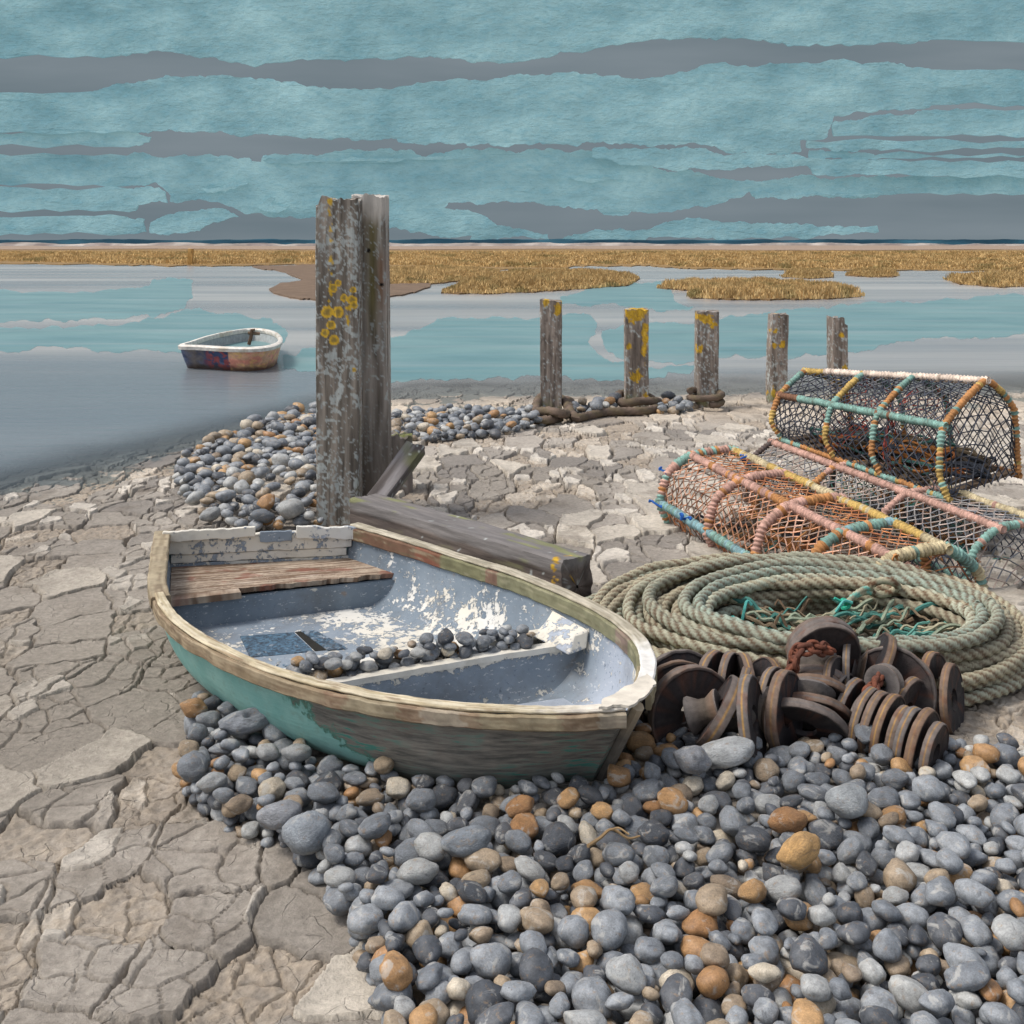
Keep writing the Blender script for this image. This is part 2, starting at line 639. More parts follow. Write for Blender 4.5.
xs_mid = axis_nodes(-5.2, 4.8, 0.0074)
xr = np.concatenate([axis_nodes(4.8, 7.6, 0.022), geo(7.6, 520, 0.03, 1.2)])
xl = np.concatenate([-geo(7.0, 520, 0.03, 1.2)[::-1], axis_nodes(-7.0, -5.21, 0.03)])
XS = np.concatenate([xl, xs_mid, xr])
yy, yl = 2.6, []
while yy < 21:
    yl.append(yy)
    yy += max(0.0055, yy * yy / 2310 * 0.4)
yb = 2.6 - geo(0, 40, 0.02, 1.3)[::-1]
YS = np.concatenate([yb, yl, geo(yy, 620, 0.1, 1.2)])
GX, GY = np.meshgrid(XS, YS, indexing="ij")
fine = ((GX > -7.0) & (GX < 7.6) & (GY > 2.5) & (GY < 21.5))
gx, gy = GX[fine], GY[fine]


def voronoi(u, v, seed):
    pj = np.random.default_rng(seed).random((64, 64, 3))
    iu, iv = np.floor(u).astype(int), np.floor(v).astype(int)
    best = np.full(u.shape, 1e9)
    bx = np.zeros(u.shape); by = np.zeros(u.shape); bid = np.zeros(u.shape, int)
    for a in (-1, 0, 1):
        for b in (-1, 0, 1):
            q = pj[(iu + a) % 64, (iv + b) % 64]
            px, py = iu + a + 0.08 + 0.84 * q[..., 0], iv + b + 0.08 + 0.84 * q[..., 1]
            d = (px - u) ** 2 + (py - v) ** 2
            m = d < best
            best = np.where(m, d, best); bx = np.where(m, px, bx); by = np.where(m, py, by)
            bid = np.where(m, ((iu + a) % 64) * 64 + (iv + b) % 64, bid)
    edge = np.full(u.shape, 9.0)
    for a in (-2, -1, 0, 1, 2):
        for b in (-2, -1, 0, 1, 2):
            if abs(a) == 2 and abs(b) == 2:
                continue
            q = pj[(iu + a) % 64, (iv + b) % 64]
            px, py = iu + a + 0.08 + 0.84 * q[..., 0], iv + b + 0.08 + 0.84 * q[..., 1]
            dx, dy = px - bx, py - by
            L2 = dx * dx + dy * dy
            e = (((px + bx) / 2 - u) * dx + ((py + by) / 2 - v) * dy) / np.sqrt(L2 + 1e-9)
            edge = np.where(L2 > 1e-6, np.minimum(edge, e), edge)
    return edge, bid, u - bx, v - by


CELL = 0.30
vv_ = (np.log1p(0.11 * np.clip(gy - 3.0, -2.5, None)) / 0.11) / CELL * 0.98
uu_ = gx / CELL * (1 - 0.012 * (gy - 4))
w1, w2 = fbm(gx * 2.2, gy * 1.6, 3.3, 3), fbm(gx * 2.2, gy * 1.6, 7.7, 3)
h1, h2 = fbm(gx * 11, gy * 8, 1.3, 2), fbm(gx * 11, gy * 8, 5.7, 2)
U = uu_ + 0.26 * w1 + 0.07 * h1
Vv = vv_ + 0.26 * w2 + 0.07 * h2
eA, idA, dxA, dyA = voronoi(U, Vv, 3)
eA = eA * CELL
rt = np.random.default_rng(8).random((4096, 6))
ra = rt[idA]
U2, V2 = U * 2.1 + 31.7, Vv * 2.1 + 11.2
eB, idB, dxB, dyB = voronoi(U2, V2, 9)
eB = eB * CELL / 2.1
rb = np.random.default_rng(18).random((4096, 4))[idB]
z0 = gbase(gx, gy)
far = sstep(5.0, 9.0, gy)
# a plate is a pale lifted flake, an ordinary grey plate, or a broken rough patch
pflake = 0.18 + 0.24 * sstep(-0.8, 1.2, gx) * sstep(4.5, 6.5, gy) * (1 - 0.5 * sstep(11, 13, gy)) + 0.25 * sstep(12.5, 14, gy)
flakeA = ra[:, 0] < pflake * 0.75
rough = (ra[:, 0] > 0.84)
sub = (ra[:, 1] < 0.66) & ~flakeA                       # split again into smaller plates
flakeB = sub & (rb[:, 0] < pflake * 0.9)
wcr = np.clip(0.006 + 0.012 * fbm(gx * 1.7, gy * 1.2, 12.0, 3), 0.0018, 0.022)
wcr = wcr * (0.42 + 0.125 * np.clip(gy - 2, 0, 12))
crA = 1 - sstep(0.0, 1.0, (eA - 0.25 * wcr) / (wcr + 0.003))
wB = np.clip(0.004 + 0.009 * fbm(gx * 2.1 + 9, gy * 1.7, 22.0, 3), 0.0, 0.012) * (0.40 + 0.11 * np.clip(gy - 2, 0, 12))
crB = np.where(sub, 1 - sstep(0.0, 1.0, (eB - 0.2 * wB) / (wB + 0.003)), 0.0)
micro = fbm(gx * 9, gy * 9, 2.0, 4)
plate = 0.006 * (ra[:, 2] - 0.3) + (dxA * (ra[:, 3] - 0.5) + dyA * (ra[:, 4] - 0.5)) * (0.014 + 0.012 * far)
plate = plate + np.where(sub, 0.003 * rb[:, 2] + (dxB * (rb[:, 1] - 0.5) + dyB * (rb[:, 3] - 0.5)) * 0.012, 0)
lift = np.where(flakeA, 0.010 + 0.012 * np.exp(-eA / 0.05), 0.0) + np.where(flakeB, 0.008 + 0.010 * np.exp(-eB / 0.03), 0.0)
curl = 0.011 * np.exp(-eA / 0.03) * (0.4 + ra[:, 3]) + 0.006 * np.exp(-eB / 0.02) * sub
z = z0 + plate * 0.8 + lift * (0.7 + 0.3 * far) + curl * (0.8 + 0.2 * far) + 0.0028 * micro
rgh = fbm(gx * 22, gy * 22, 8.0, 4)
z = z + np.where(rough, -0.014 + 0.010 * rgh, 0.0)
z = z - (0.045 + 0.035 * far) * crA - (0.025 + 0.015 * far) * crB
gz = np.full(GX.shape, -0.6)
gz[fine] = z
out = ~fine
gz[out] = gbase(GX[out], GY[out])
# colours of the mud itself
base = mixc(lin(142, 135, 126), lin(168, 160, 150), sstep(-0.5, 0.6, fbm(gx * 0.9, gy * 0.6, 4.4, 3)))
base = mixc(base, lin(122, 117, 112), 0.7 * sstep(0.35, 0.9, ra[:, 5]) * far)
base = mixc(base, lin(200, 191, 177), np.where(flakeA, 0.5 + 0.45 * ra[:, 3], 0.0))
base = mixc(base, lin(208, 200, 188), np.where(flakeB, 0.55 + 0.4 * rb[:, 1], 0.0))
base = mixc(base, lin(176, 160, 140), np.where(rough, 0.45 + 0.4 * np.clip(rgh, -1, 1), 0.0).clip(0, 1))
base = mixc(base, lin(196, 180, 160), 0.55 * sstep(12.2, 14.0, gy))
base = mixc(base, lin(110, 101, 91), 0.5 * sstep(0.1, 0.8, fbm(gx * 3.2, gy * 2.4, 14.4, 4)))
left = sstep(-0.6, -2.4, gx) * sstep(9.5, 5.5, gy)
base = mixc(base, lin(134, 126, 115), 0.6 * left)
wet = sstep(0.6, -1.2, ys(gx) - gy - 0.4 + 0.5 * fbm(gx * 1.2, gy * 0.8, 31, 3)) 
base = mixc(base, lin(108, 106, 104), 0.75 * wet)
gcol = np.zeros(GX.shape + (3,))
gcol[:] = lin(120, 112, 102)
gcol[fine] = base
nu, nv = GX.shape
me = bpy.data.meshes.new("ground")
me.vertices.add(nu * nv)
me.vertices.foreach_set("co", np.stack([GX, GY, gz], -1).astype(np.float32).ravel())
A, B = np.meshgrid(np.arange(nu - 1), np.arange(nv - 1), indexing="ij")
q = np.stack([A * nv + B, (A + 1) * nv + B, (A + 1) * nv + B + 1, A * nv + B + 1], -1).reshape(-1, 4).astype(np.int32)
me.loops.add(q.size)
me.loops.foreach_set("vertex_index", q.ravel())
me.polygons.add(len(q))
me.polygons.foreach_set("loop_start", np.arange(0, q.size, 4, dtype=np.int32))
me.polygons.foreach_set("use_smooth", np.ones(len(q), bool))
me.update(calc_edges=True)
at = me.color_attributes.new("Col", "FLOAT_COLOR", "POINT")
buf = np.ones((nu * nv, 4), np.float32)
buf[:, :3] = gcol.reshape(-1, 3)
at.data.foreach_set("color", buf.ravel())
t = NT("dry_mud")
v = t.coord("Object")
n1 = t.noise(v, 35, 8, 0.72)
n2 = t.noise(v, 6, 5, 0.6)
k = t.math("MULTIPLY", t.maprange(n1, 0.25, 0.75, 0.66, 1.34), t.maprange(n2, 0.25, 0.75, 0.86, 1.14))
cc = t.n("ShaderNodeCombineColor")
for i in range(3):
    t.l(k, cc.inputs[i])
c = t.mix(1.0, t.attr(), cc.outputs[0], "MULTIPLY")
n3 = t.noise(v, 120, 5, 0.7)
vd = t.n("ShaderNodeTexVoronoi", feature="DISTANCE_TO_EDGE")
wv_ = t.n("ShaderNodeVectorMath", operation="ADD")
t.l(v, wv_.inputs[0])
nv_ = t.n("ShaderNodeTexNoise")
t.l(v, nv_.inputs["Vector"])
nv_.inputs["Scale"].default_value = 9
sc_ = t.n("ShaderNodeVectorMath", operation="SCALE")
t.l(nv_.outputs["Color"], sc_.inputs[0])
sc_.inputs["Scale"].default_value = 0.10
t.l(sc_.outputs[0], wv_.inputs[1])
t.l(wv_.outputs[0], vd.inputs["Vector"])
vd.inputs["Scale"].default_value = 9.0
hair = t.maprange(vd.outputs["Distance"], 0.0, 0.035)
c = t.mix(t.math("MULTIPLY", t.maprange(n3, 0.55, 0.75), 0.35), c, lin(96, 88, 80))
M_mud = t.fin(c, 0.95, t.bump(t.math("MAXIMUM", hair, t.maprange(n2, 0.62, 0.48)), 0.7, 0.010, t.bump(n3, 0.8, 0.005, t.bump(n1, 0.7, 0.012))), 0.15)
me.materials.append(M_mud)
ground = bpy.data.objects.new("ground", me)
COL.objects.link(ground)
tag(ground, "grey brown sun cracked mud with curling pale flakes", "ground", kind="structure")

# ================================================================== WATER
t = NT("still_water")
v = t.coord("Object", (0.05, 0.35, 1))
n1 = t.noise(v, 1.0, 4, 0.55)
v2 = t.coord("Object", (0.015, 0.12, 1))
n2 = t.noise(v2, 1.3, 3, 0.5)
c = t.mix(t.maprange(n2, 0.35, 0.65), lin(138, 137, 137), lin(178, 174, 169))
c = t.mix(t.math("MULTIPLY", t.maprange(n1, 0.45, 0.7), 0.6), c, lin(112, 120, 128))
sep = t.n("ShaderNodeSeparateColor")
t.l(t.attr("Col"), sep.inputs[0])
c = t.mix(sep.outputs[1], c, lin(98, 108, 116))
vb = t.coord("Object", (0.9, 5.0, 1))
nb = t.noise(vb, 1.0, 4, 0.6)
t.fin(c, 0.25, t.bump(nb, 0.22, 0.06), 0.3)
tr = t.n("ShaderNodeBsdfTransparent")
tr.inputs[0].default_value = (0.80, 0.86, 0.88, 1)
mx = t.n("ShaderNodeMixShader")
t.l(sep.outputs[0], mx.inputs[0])
t.l(tr.outputs[0], mx.inputs[1])
t.l(t.bsdf.outputs[0], mx.inputs[2])
t.l(mx.outputs[0], t.out.inputs[0])
M_water = t.m

wx = np.concatenate([-geo(6, 400, 0.3, 1.25)[::-1], np.arange(-6, 6, 0.12), geo(6, 400, 0.3, 1.25)])
wy = np.concatenate([np.arange(4.5, 26, 0.12), geo(26, 430, 0.3, 1.12)])
WX, WY = np.meshgrid(wx, wy, indexing="ij")
depth = ZW - gbase(WX, WY)
cloudy = sstep(-0.01, 0.20, depth + 0.015 * fbm(WX, WY, 3.0, 3))
lft = sstep(-1.6, -3.2, WX) * sstep(23, 16, WY)
mb = MB()
Cw = np.stack([0.15 + 0.83 * cloudy, 0.85 * lft, cloudy], -1)
mb.grid(np.stack([WX, WY, WX * 0 + ZW], -1), Cw)
o = mb.build("water", M_water, loc=(0, 0, ZW), angle=None)
tag(o, "still shallow grey water over the mudflats", "water", kind="structure")

t = NT("teal_water")
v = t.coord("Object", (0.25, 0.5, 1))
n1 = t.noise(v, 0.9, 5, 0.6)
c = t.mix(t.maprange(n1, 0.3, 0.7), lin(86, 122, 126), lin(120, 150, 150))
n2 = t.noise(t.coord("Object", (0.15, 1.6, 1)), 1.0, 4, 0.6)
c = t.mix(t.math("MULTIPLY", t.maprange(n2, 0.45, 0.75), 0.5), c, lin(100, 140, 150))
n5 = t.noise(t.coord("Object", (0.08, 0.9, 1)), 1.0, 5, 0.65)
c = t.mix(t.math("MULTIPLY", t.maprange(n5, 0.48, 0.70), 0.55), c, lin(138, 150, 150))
M_teal = t.fin(c, 0.4, t.bump(n2, 0.2, 0.05), 0.13)


def lay_patch(poly, label, seed):  # thin sheets added to give the water its teal patches
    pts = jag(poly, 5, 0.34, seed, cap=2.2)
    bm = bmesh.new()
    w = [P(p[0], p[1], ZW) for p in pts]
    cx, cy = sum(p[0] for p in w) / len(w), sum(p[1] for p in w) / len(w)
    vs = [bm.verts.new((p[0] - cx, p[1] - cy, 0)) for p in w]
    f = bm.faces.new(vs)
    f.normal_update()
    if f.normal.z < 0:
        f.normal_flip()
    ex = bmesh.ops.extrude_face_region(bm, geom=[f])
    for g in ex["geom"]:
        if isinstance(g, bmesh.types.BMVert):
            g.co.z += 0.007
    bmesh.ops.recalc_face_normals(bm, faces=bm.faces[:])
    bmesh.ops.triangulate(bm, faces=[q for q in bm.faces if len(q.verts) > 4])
    me = bpy.data.meshes.new("water_patch")
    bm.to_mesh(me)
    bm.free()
    me.materials.append(M_teal)
    ob = bpy.data.objects.new("water_patch", me)
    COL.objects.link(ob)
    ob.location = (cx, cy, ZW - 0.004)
    tag(ob, label, "water film", "teal patches on the water", "structure")


lay_patch([(-60, 292), (128, 288), (150, 285), (152, 280), (193, 280), (193, 297), (187, 301), (184, 309), (165, 314), (152, 318), (146, 314), (128, 318), (60, 321), (-60, 320)],
     "teal patch on the water at the far left", 1)
lay_patch([(-60, 329), (128, 323), (160, 318.5), (195, 308.5), (203, 310), (228, 313), (270, 318), (288, 334), (284, 343), (180, 353), (150, 350), (128, 352), (60, 347), (-60, 350)],
     "teal patch on the water around the little boat", 2)
lay_patch([(283, 355), (300, 352), (305, 348), (330, 346), (350, 351), (350, 372), (318, 371), (284, 369)],
     "small teal patch on the water just left of the tall post", 3)
lay_patch([(360, 342), (385, 339), (398, 337), (412, 330), (432, 323), (444, 318), (480, 319), (520, 318), (560, 316), (590, 315), (597, 323), (596, 334),
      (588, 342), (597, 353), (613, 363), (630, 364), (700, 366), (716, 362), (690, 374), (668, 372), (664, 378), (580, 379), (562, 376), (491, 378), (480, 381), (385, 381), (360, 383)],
     "big teal patch on the water behind the first two small posts", 4)
lay_patch([(602, 331), (640, 325), (700, 324), (745, 316), (800, 308), (860, 304), (960, 299), (1080, 294), (1080, 332), (990, 338), (908, 341), (862, 351), (806, 353), (795, 358),
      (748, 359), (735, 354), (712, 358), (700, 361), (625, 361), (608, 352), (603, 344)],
     "long teal patch on the water behind the right hand small posts", 5)
lay_patch([(560, 297), (606, 281), (668, 281), (671, 289), (676, 302), (694, 307), (690, 310), (663, 312), (640, 309), (560, 304)],
     "pale teal patch on the water between the marsh islands", 6)

# ================================================================== MARSH
M_marsh = attr_mat("marsh_soil", 0.95, 1.2, 0.7, 1.3, 0.5, 0.1)
M_grass = attr_mat("marsh_grass", 0.85, 3.0, 0.8, 1.2, 0.0, 0.01)


def marsh_ground(name, poly, zt, col, label, cat, seed, kind="structure"):
    pts = jag(poly, 4, 0.14, seed, cap=0.5)
    w = [P(p[0], p[1], ZW) for p in pts]
    cx, cy = sum(p[0] for p in w) / len(w), sum(p[1] for p in w) / len(w)
    bm = bmesh.new()
    cl = bm.verts.layers.float_color.new("Col")
    f = bm.faces.new([bm.verts.new((p[0] - cx, p[1] - cy, ZW - 0.25)) for p in w])
    f.normal_update()
    if f.normal.z < 0:
        f.normal_flip()
    ex = bmesh.ops.extrude_face_region(bm, geom=[f])
    for g in ex["geom"]:
        if isinstance(g, bmesh.types.BMVert):
            g.co.z = zt
    bmesh.ops.recalc_face_normals(bm, faces=bm.faces[:])
    bmesh.ops.triangulate(bm, faces=[q for q in bm.faces if len(q.verts) > 4])
    for vv in bm.verts:
        vv[cl] = (*col, 1)
    me = bpy.data.meshes.new(name)
    bm.to_mesh(me)
    bm.free()
    me.materials.append(M_marsh)
    ob = bpy.data.objects.new(name, me)
    COL.objects.link(ob)
    ob.location = (cx, cy, 0)
    return tag(ob, label, cat, kind=kind), w


def grass(poly, n, h, wid, blades, label, seed, tone=0.0, zt=0.0, sample_px=True):
    r = np.random.default_rng(seed)
    xs_ = [p[0] for p in poly]; ys_ = [p[1] for p in poly]
    pts = np.zeros((0, 2))
    while len(pts) < n:
        q = np.stack([r.uniform(min(xs_), max(xs_), n * 2), r.uniform(min(ys_), max(ys_), n * 2)], -1)
        pts = np.concatenate([pts, q[in_poly(q[:, 0], q[:, 1], poly)]])
    pts = pts[:n]
    d = F_PX * (HCAM - ZW) / (pts[:, 1] - HOR)
    X = (pts[:, 0] - 512) * d / F_PX
    k = blades
    X = np.repeat(X, k) + r.normal(0, 0.14, n * k) * wid * 6
    Y = np.repeat(d, k) + r.normal(0, 0.25, n * k)
    hh = h * (0.55 + 0.6 * r.random(n * k)) * (1 + 0.35 * np.repeat(fbm(pts[:, 0] * 0.05, pts[:, 1] * 0.2, seed), k))
    ed_ = np.full(n, 99.0)
    pa_ = np.array(poly, float)
    for i_ in range(len(pa_)):
        a_, b_ = pa_[i_], pa_[(i_ + 1) % len(pa_)]
        ab_ = b_ - a_
        t_ = np.clip(((pts - a_) @ ab_) / (ab_ @ ab_), 0, 1)
        dd_ = pts - (a_ + t_[:, None] * ab_)
        ed_ = np.minimum(ed_, np.hypot(dd_[:, 0] * 0.25, dd_[:, 1]))
    hh = hh * np.repeat(0.30 + 0.70 * sstep(0.0, 4.0 if h > 0.37 else 1.0, ed_), k)
    ww = wid * (0.6 + 0.8 * r.random(n * k))
    a = r.uniform(-0.7, 0.7, n * k)
    lx, ly = r.normal(0, 0.28, n * k) * hh, r.normal(0, 0.2, n * k) * hh
    V = np.zeros((n * k, 5, 3))
    ca, sa = np.cos(a) * ww / 2, np.sin(a) * ww / 2
    V[:, 0] = np.stack([X - ca, Y - sa, X * 0 + zt - 0.02], -1)
    V[:, 1] = np.stack([X + ca, Y + sa, X * 0 + zt - 0.02], -1)
    V[:, 2] = np.stack([X + ca * 0.8 + lx * 0.4, Y + sa * 0.8 + ly * 0.4, zt + hh * 0.6], -1)
    V[:, 3] = np.stack([X - ca * 0.8 + lx * 0.4, Y - sa * 0.8 + ly * 0.4, zt + hh * 0.6], -1)
    V[:, 4] = np.stack([X + lx, Y + ly, zt + hh], -1)
    c = mixc(lin(188, 154, 100), lin(216, 186, 132), r.random(n * k))
    c = mixc(c, lin(146, 116, 70), np.repeat(sstep(0.0, 0.7, fbm(pts[:, 0] * 0.06, pts[:, 1] * 0.5, seed + 3.0)), k) * 0.6)
    hk = np.repeat(0.75 + 0.5 * r.random(n), k)[:, None]
    c = c * hk
    c = mixc(c, lin(122, 116, 74), np.repeat(sstep(0.15, 0.6, fbm(pts[:, 0] * 0.03 + 9, pts[:, 1] * 0.35, seed + 8.0)), k) * 0.65)
    c = mixc(c, lin(134, 112, 66), tone * np.ones(n * k))
    C = np.repeat(c[:, None, :], 5, 1)
    b = np.arange(n * k) * 5
    fq = np.stack([b, b + 1, b + 2, b + 3], -1)
    ft = np.stack([b + 3, b + 2, b + 4], -1)
    mb = MB()
    mb.add(V.reshape(-1, 3), [*map(tuple, fq), *map(tuple, ft)], C.reshape(-1, 3))
    cx, cy = float(X.mean()), float(Y.mean())
    o = mb.build("marsh_grass", M_grass, loc=(cx, cy, zt), smooth=False)
    tag(o, label, "marsh grass", kind="stuff")


soil_gold = lin(136, 110, 72)
soil_dark = lin(120, 96, 66)
strip = [(-80, 262.5), (128, 265.5), (200, 266.5), (300, 265), (383, 266.5), (470, 268.5), (500, 270), (560, 270), (575, 266.5), (650, 266), (690, 269), (800, 270.5),
         (900, 271), (1100, 273), (1100, 246.5), (-80, 246.5)]
marsh_ground("mudflat", strip, 0.0, soil_gold, "far flat marsh covered in golden grass", "marsh", 1)
strip_g = [(-60, 261), (128, 264.5), (200, 265.5), (300, 264), (383, 265.5), (470, 267.5), (560, 269), (575, 265.5), (650, 265), (690, 268), (800, 269.5),
           (900, 270), (1080, 272), (1080, 252), (-60, 252)]
grass(strip_g, 20000, 0.36, 0.10, 4, "golden grass covering the wide far marsh below the dunes", 21)
# far pools and pale lines across the strip are the bare mud between
marsh_ground("mudflat", [(120, 246), (900, 246), (1100, 246.4), (1100, 250), (700, 250.2), (300, 250), (-80, 250), (-80, 246)], 0.10, lin(152, 132, 116),
             "purple grey mud beyond the golden grass", "mudflat", 2)
marsh_ground("mudflat", [(252, 267), (320, 264.5), (383, 265), (432, 278), (430, 288), (405, 295.5), (340, 300.5), (300, 300), (274, 294), (269, 290), (280, 284),
                         (303, 281), (286, 273)], -0.01, lin(112, 94, 78), "brown bare mudflat behind the tall post", "mudflat", 3)
isl = [
    ([(368, 270), (420, 268), (470, 269), (500, 271), (470, 280), (436, 284), (383, 285), (368, 283)], 2600, 0.5, "golden grass bank on the mudflat right of the tall post", 0.0),
    ([(441, 293.5), (452, 289), (468, 284), (480, 277), (520, 272), (575, 271), (618, 274), (640, 279), (628, 286), (590, 289), (540, 292), (490, 294.5)], 4200, 0.5,
     "large golden grass island right of the tall post", 0.12),
    ([(657, 288.5), (690, 285), (720, 286), (760, 284), (800, 287), (848, 292), (861, 297), (820, 299.5), (740, 300), (690, 298.5), (690, 291)], 4200, 0.45,
     "long golden grass island behind the middle small posts", 0.0),
    ([(782, 277.5), (800, 272), (823, 273), (834, 277.5), (810, 279)], 800, 0.45, "small far golden grass islet behind the fourth small post", 0.25),
    ([(845, 275.5), (870, 272), (893, 273.5), (897, 276.5), (870, 277.5)], 700, 0.45, "small far golden grass islet at the right edge", 0.25),
    ([(946, 280), (975, 276), (1040, 276), (1080, 283), (1000, 288), (960, 285)], 900, 0.45, "golden grass island far right beyond the last small post", 0.1),
]
for i, (pl, n, h, lab, tone) in enumerate(isl):
    marsh_ground("mudflat", pl, -0.01, soil_dark, "brown mud under the " + lab.replace("golden ", ""), "mudflat", 10 + i)
    grass(pl, int(n * 1.8), h * 0.8, 0.05, 4, lab, 40 + i, tone, -0.01)
# ================================================================== GROYNE TIMBERS
M_wood = attr_mat("weathered_timber", 0.85, 26, 0.72, 1.28, 0.5, 0.01, stretch=(1, 1, 0.12))
M_plank = attr_mat("worn_plank", 0.85, 14, 0.72, 1.28, 0.35, 0.004, bscale=60)


def wood_base(p, seed, dark, light):
    """grain running along local z"""
    g = fbm(p[:, 0] * 16 + seed, p[:, 1] * 16, p[:, 2] * 1.1, 4)
    c = mixc(dark, light, sstep(-0.6, 0.7, g))
    g2 = fbm(p[:, 0] * 70 + seed, p[:, 1] * 70, p[:, 2] * 2.0, 2)
    c = mixc(c, np.asarray(dark) * 0.5, 0.6 * sstep(0.35, 0.6, g2))
    return c


WHITE_L, YEL_L, YEL_D, GREEN_L = lin(172, 178, 176), lin(206, 166, 40), lin(170, 132, 34), lin(104, 112, 44)


def lichen(p, c, seed, white=0.5, wscale=16, yellow=None, yscale=7, ythr=0.6):
    q0 = p
    wv = 0.05 * np.stack([fbm(p[:, 0] * 8 + 3 + q_, p[:, 1] * 8, p[:, 2] * 6.3 + seed + 5 * q_, 3) for q_ in range(3)], 1)
    p = p + wv + np.array([0.123, 0.057, 0.031]) * seed
    p = p @ np.array([[0.83, 0.0, 0.56], [0.0, 1.0, 0.0], [-0.56, 0.0, 0.83]])
    p0 = p
    g = fbm(p[:, 0] * wscale, p[:, 1] * wscale + seed, p[:, 2] * wscale, 3) + 0.35 * fbm(p[:, 0] * 3, p[:, 1] * 3, p[:, 2] * 2.2 + seed, 2)
    c = mixc(c, WHITE_L, 0.8 * sstep(white, white + 0.10, g))
    if yellow is not None:
        g = fbm(p[:, 0] * yscale + 3.1, p[:, 1] * yscale + seed, p[:, 2] * yscale, 4, 0.6)
        w = yellow(q0)
        k = sstep(ythr, ythr + 0.08, g + w)
        c = mixc(c, mixc(YEL_D, YEL_L, sstep(-0.4, 0.5, fbm(p[:, 0] * 40, p[:, 1] * 40, p[:, 2] * 40, 2))), 0.92 * k)
    return c


def timber(name, w, d, h, paint, seed, top=0.03, wear=0.012, step=0.012, lean=(0, 0), taper=0.0, zlow=-0.3, notch=None, tilt_top=0.0):
    """upright square timber with a worn top; origin at the base centre; returns a mesh in local coordinates"""
    nx_, ny_ = max(4, int(w / step)), max(4, int(d / step))
    per = []
    for i in range(nx_):
        per.append((-w / 2 + w * i / nx_, -d / 2))
    for i in range(ny_):
        per.append((w / 2, -d / 2 + d * i / ny_))
    for i in range(nx_):
        per.append((w / 2 - w * i / nx_, d / 2))
    for i in range(ny_):
        per.append((-w / 2, d / 2 - d * i / ny_))
    per = np.array(per)
    # worn corners
    rr = np.maximum(np.abs(per[:, 0]) / (w / 2), 0) ** 8 + np.abs(per[:, 1] / (d / 2)) ** 8
    per = per * (1 - 0.05 * (np.clip(rr, 1, 2) - 1) * 0.7)[:, None]
    nz = int((h - zlow) / (step * 1.3))
    zz = np.linspace(zlow, h, nz)
    topz = top * fbm(per[:, 0] * 14 + seed, per[:, 1] * 9, seed, 3) + tilt_top * per[:, 0]
    if notch:
        topz = topz + notch(per[:, 0])
    V = np.zeros((nz, len(per), 3))
    k = (zz - zlow) / (h - zlow)
    V[..., 0] = per[None, :, 0] * (1 - taper * k[:, None]) + lean[0] * np.clip(zz, 0, 9)[:, None]
    V[..., 1] = per[None, :, 1] * (1 - taper * k[:, None]) + lean[1] * np.clip(zz, 0, 9)[:, None]
    V[..., 2] = zz[:, None] + topz[None, :] * (k[:, None] ** 6)
    g = fbm(V[..., 0] * 9 + seed, V[..., 1] * 9, V[..., 2] * 0.9, 3) + 0.5 * fbm(V[..., 0] * 34 + seed, V[..., 1] * 34, V[..., 2] * 2.2, 3)
    nr = np.zeros_like(V)
    nr[..., 0], nr[..., 1] = per[None, :, 0] / w, per[None, :, 1] / d
    nr /= np.linalg.norm(nr, axis=-1)[..., None] + 1e-9
    V = V + nr * (g * wear)[..., None]
    mb = MB()
    P_ = V.reshape(-1, 3)
    mb.grid(V, paint(P_).reshape(V.shape), closed_v=True, flip=True)
    # top surface, rows shrinking to the middle
    rings = []
    for f in (1.0, 0.8, 0.55, 0.3, 0.05):
        r_ = V[-1].copy()
        m = V[-1].mean(0)
        r_[:, :2] = m[:2] + (r_[:, :2] - m[:2]) * f
        r_[:, 2] = V[-1][:, 2] * f + (1 - f) * m[2] + (0.4 * top * fbm(r_[:, 0] * 20, r_[:, 1] * 20, seed, 3) + (0.008 if f < 0.9 else 0)) * (1 - f)
        rings.append(r_)
    T = np.stack(rings)
    mb.grid(T, paint(T.reshape(-1, 3)).reshape(T.shape), closed_v=True, flip=True)
    return mb


def place_timber(mb, name, loc, rotz, label, cat, group=None, rot=None):
    o = mb.build(name, M_wood, angle=50)
    o.location = loc
    o.rotation_euler = rot if rot else (0, 0, rotz)
    return tag(o, label, cat, group)


# --- the tall front timber with the yellow lichen rings
CIRC = [(327, 312, 6.5), (338, 312, 6), (331, 325, 5), (325, 333, 4.5), (334, 340, 5.5), (333, 288, 4.5), (338, 283, 3.5), (344, 298, 4), (352, 300, 5), (354, 305, 4), (353, 290, 3.5), (354, 370, 2.2)]
DT, TX = 8.1, -1.289


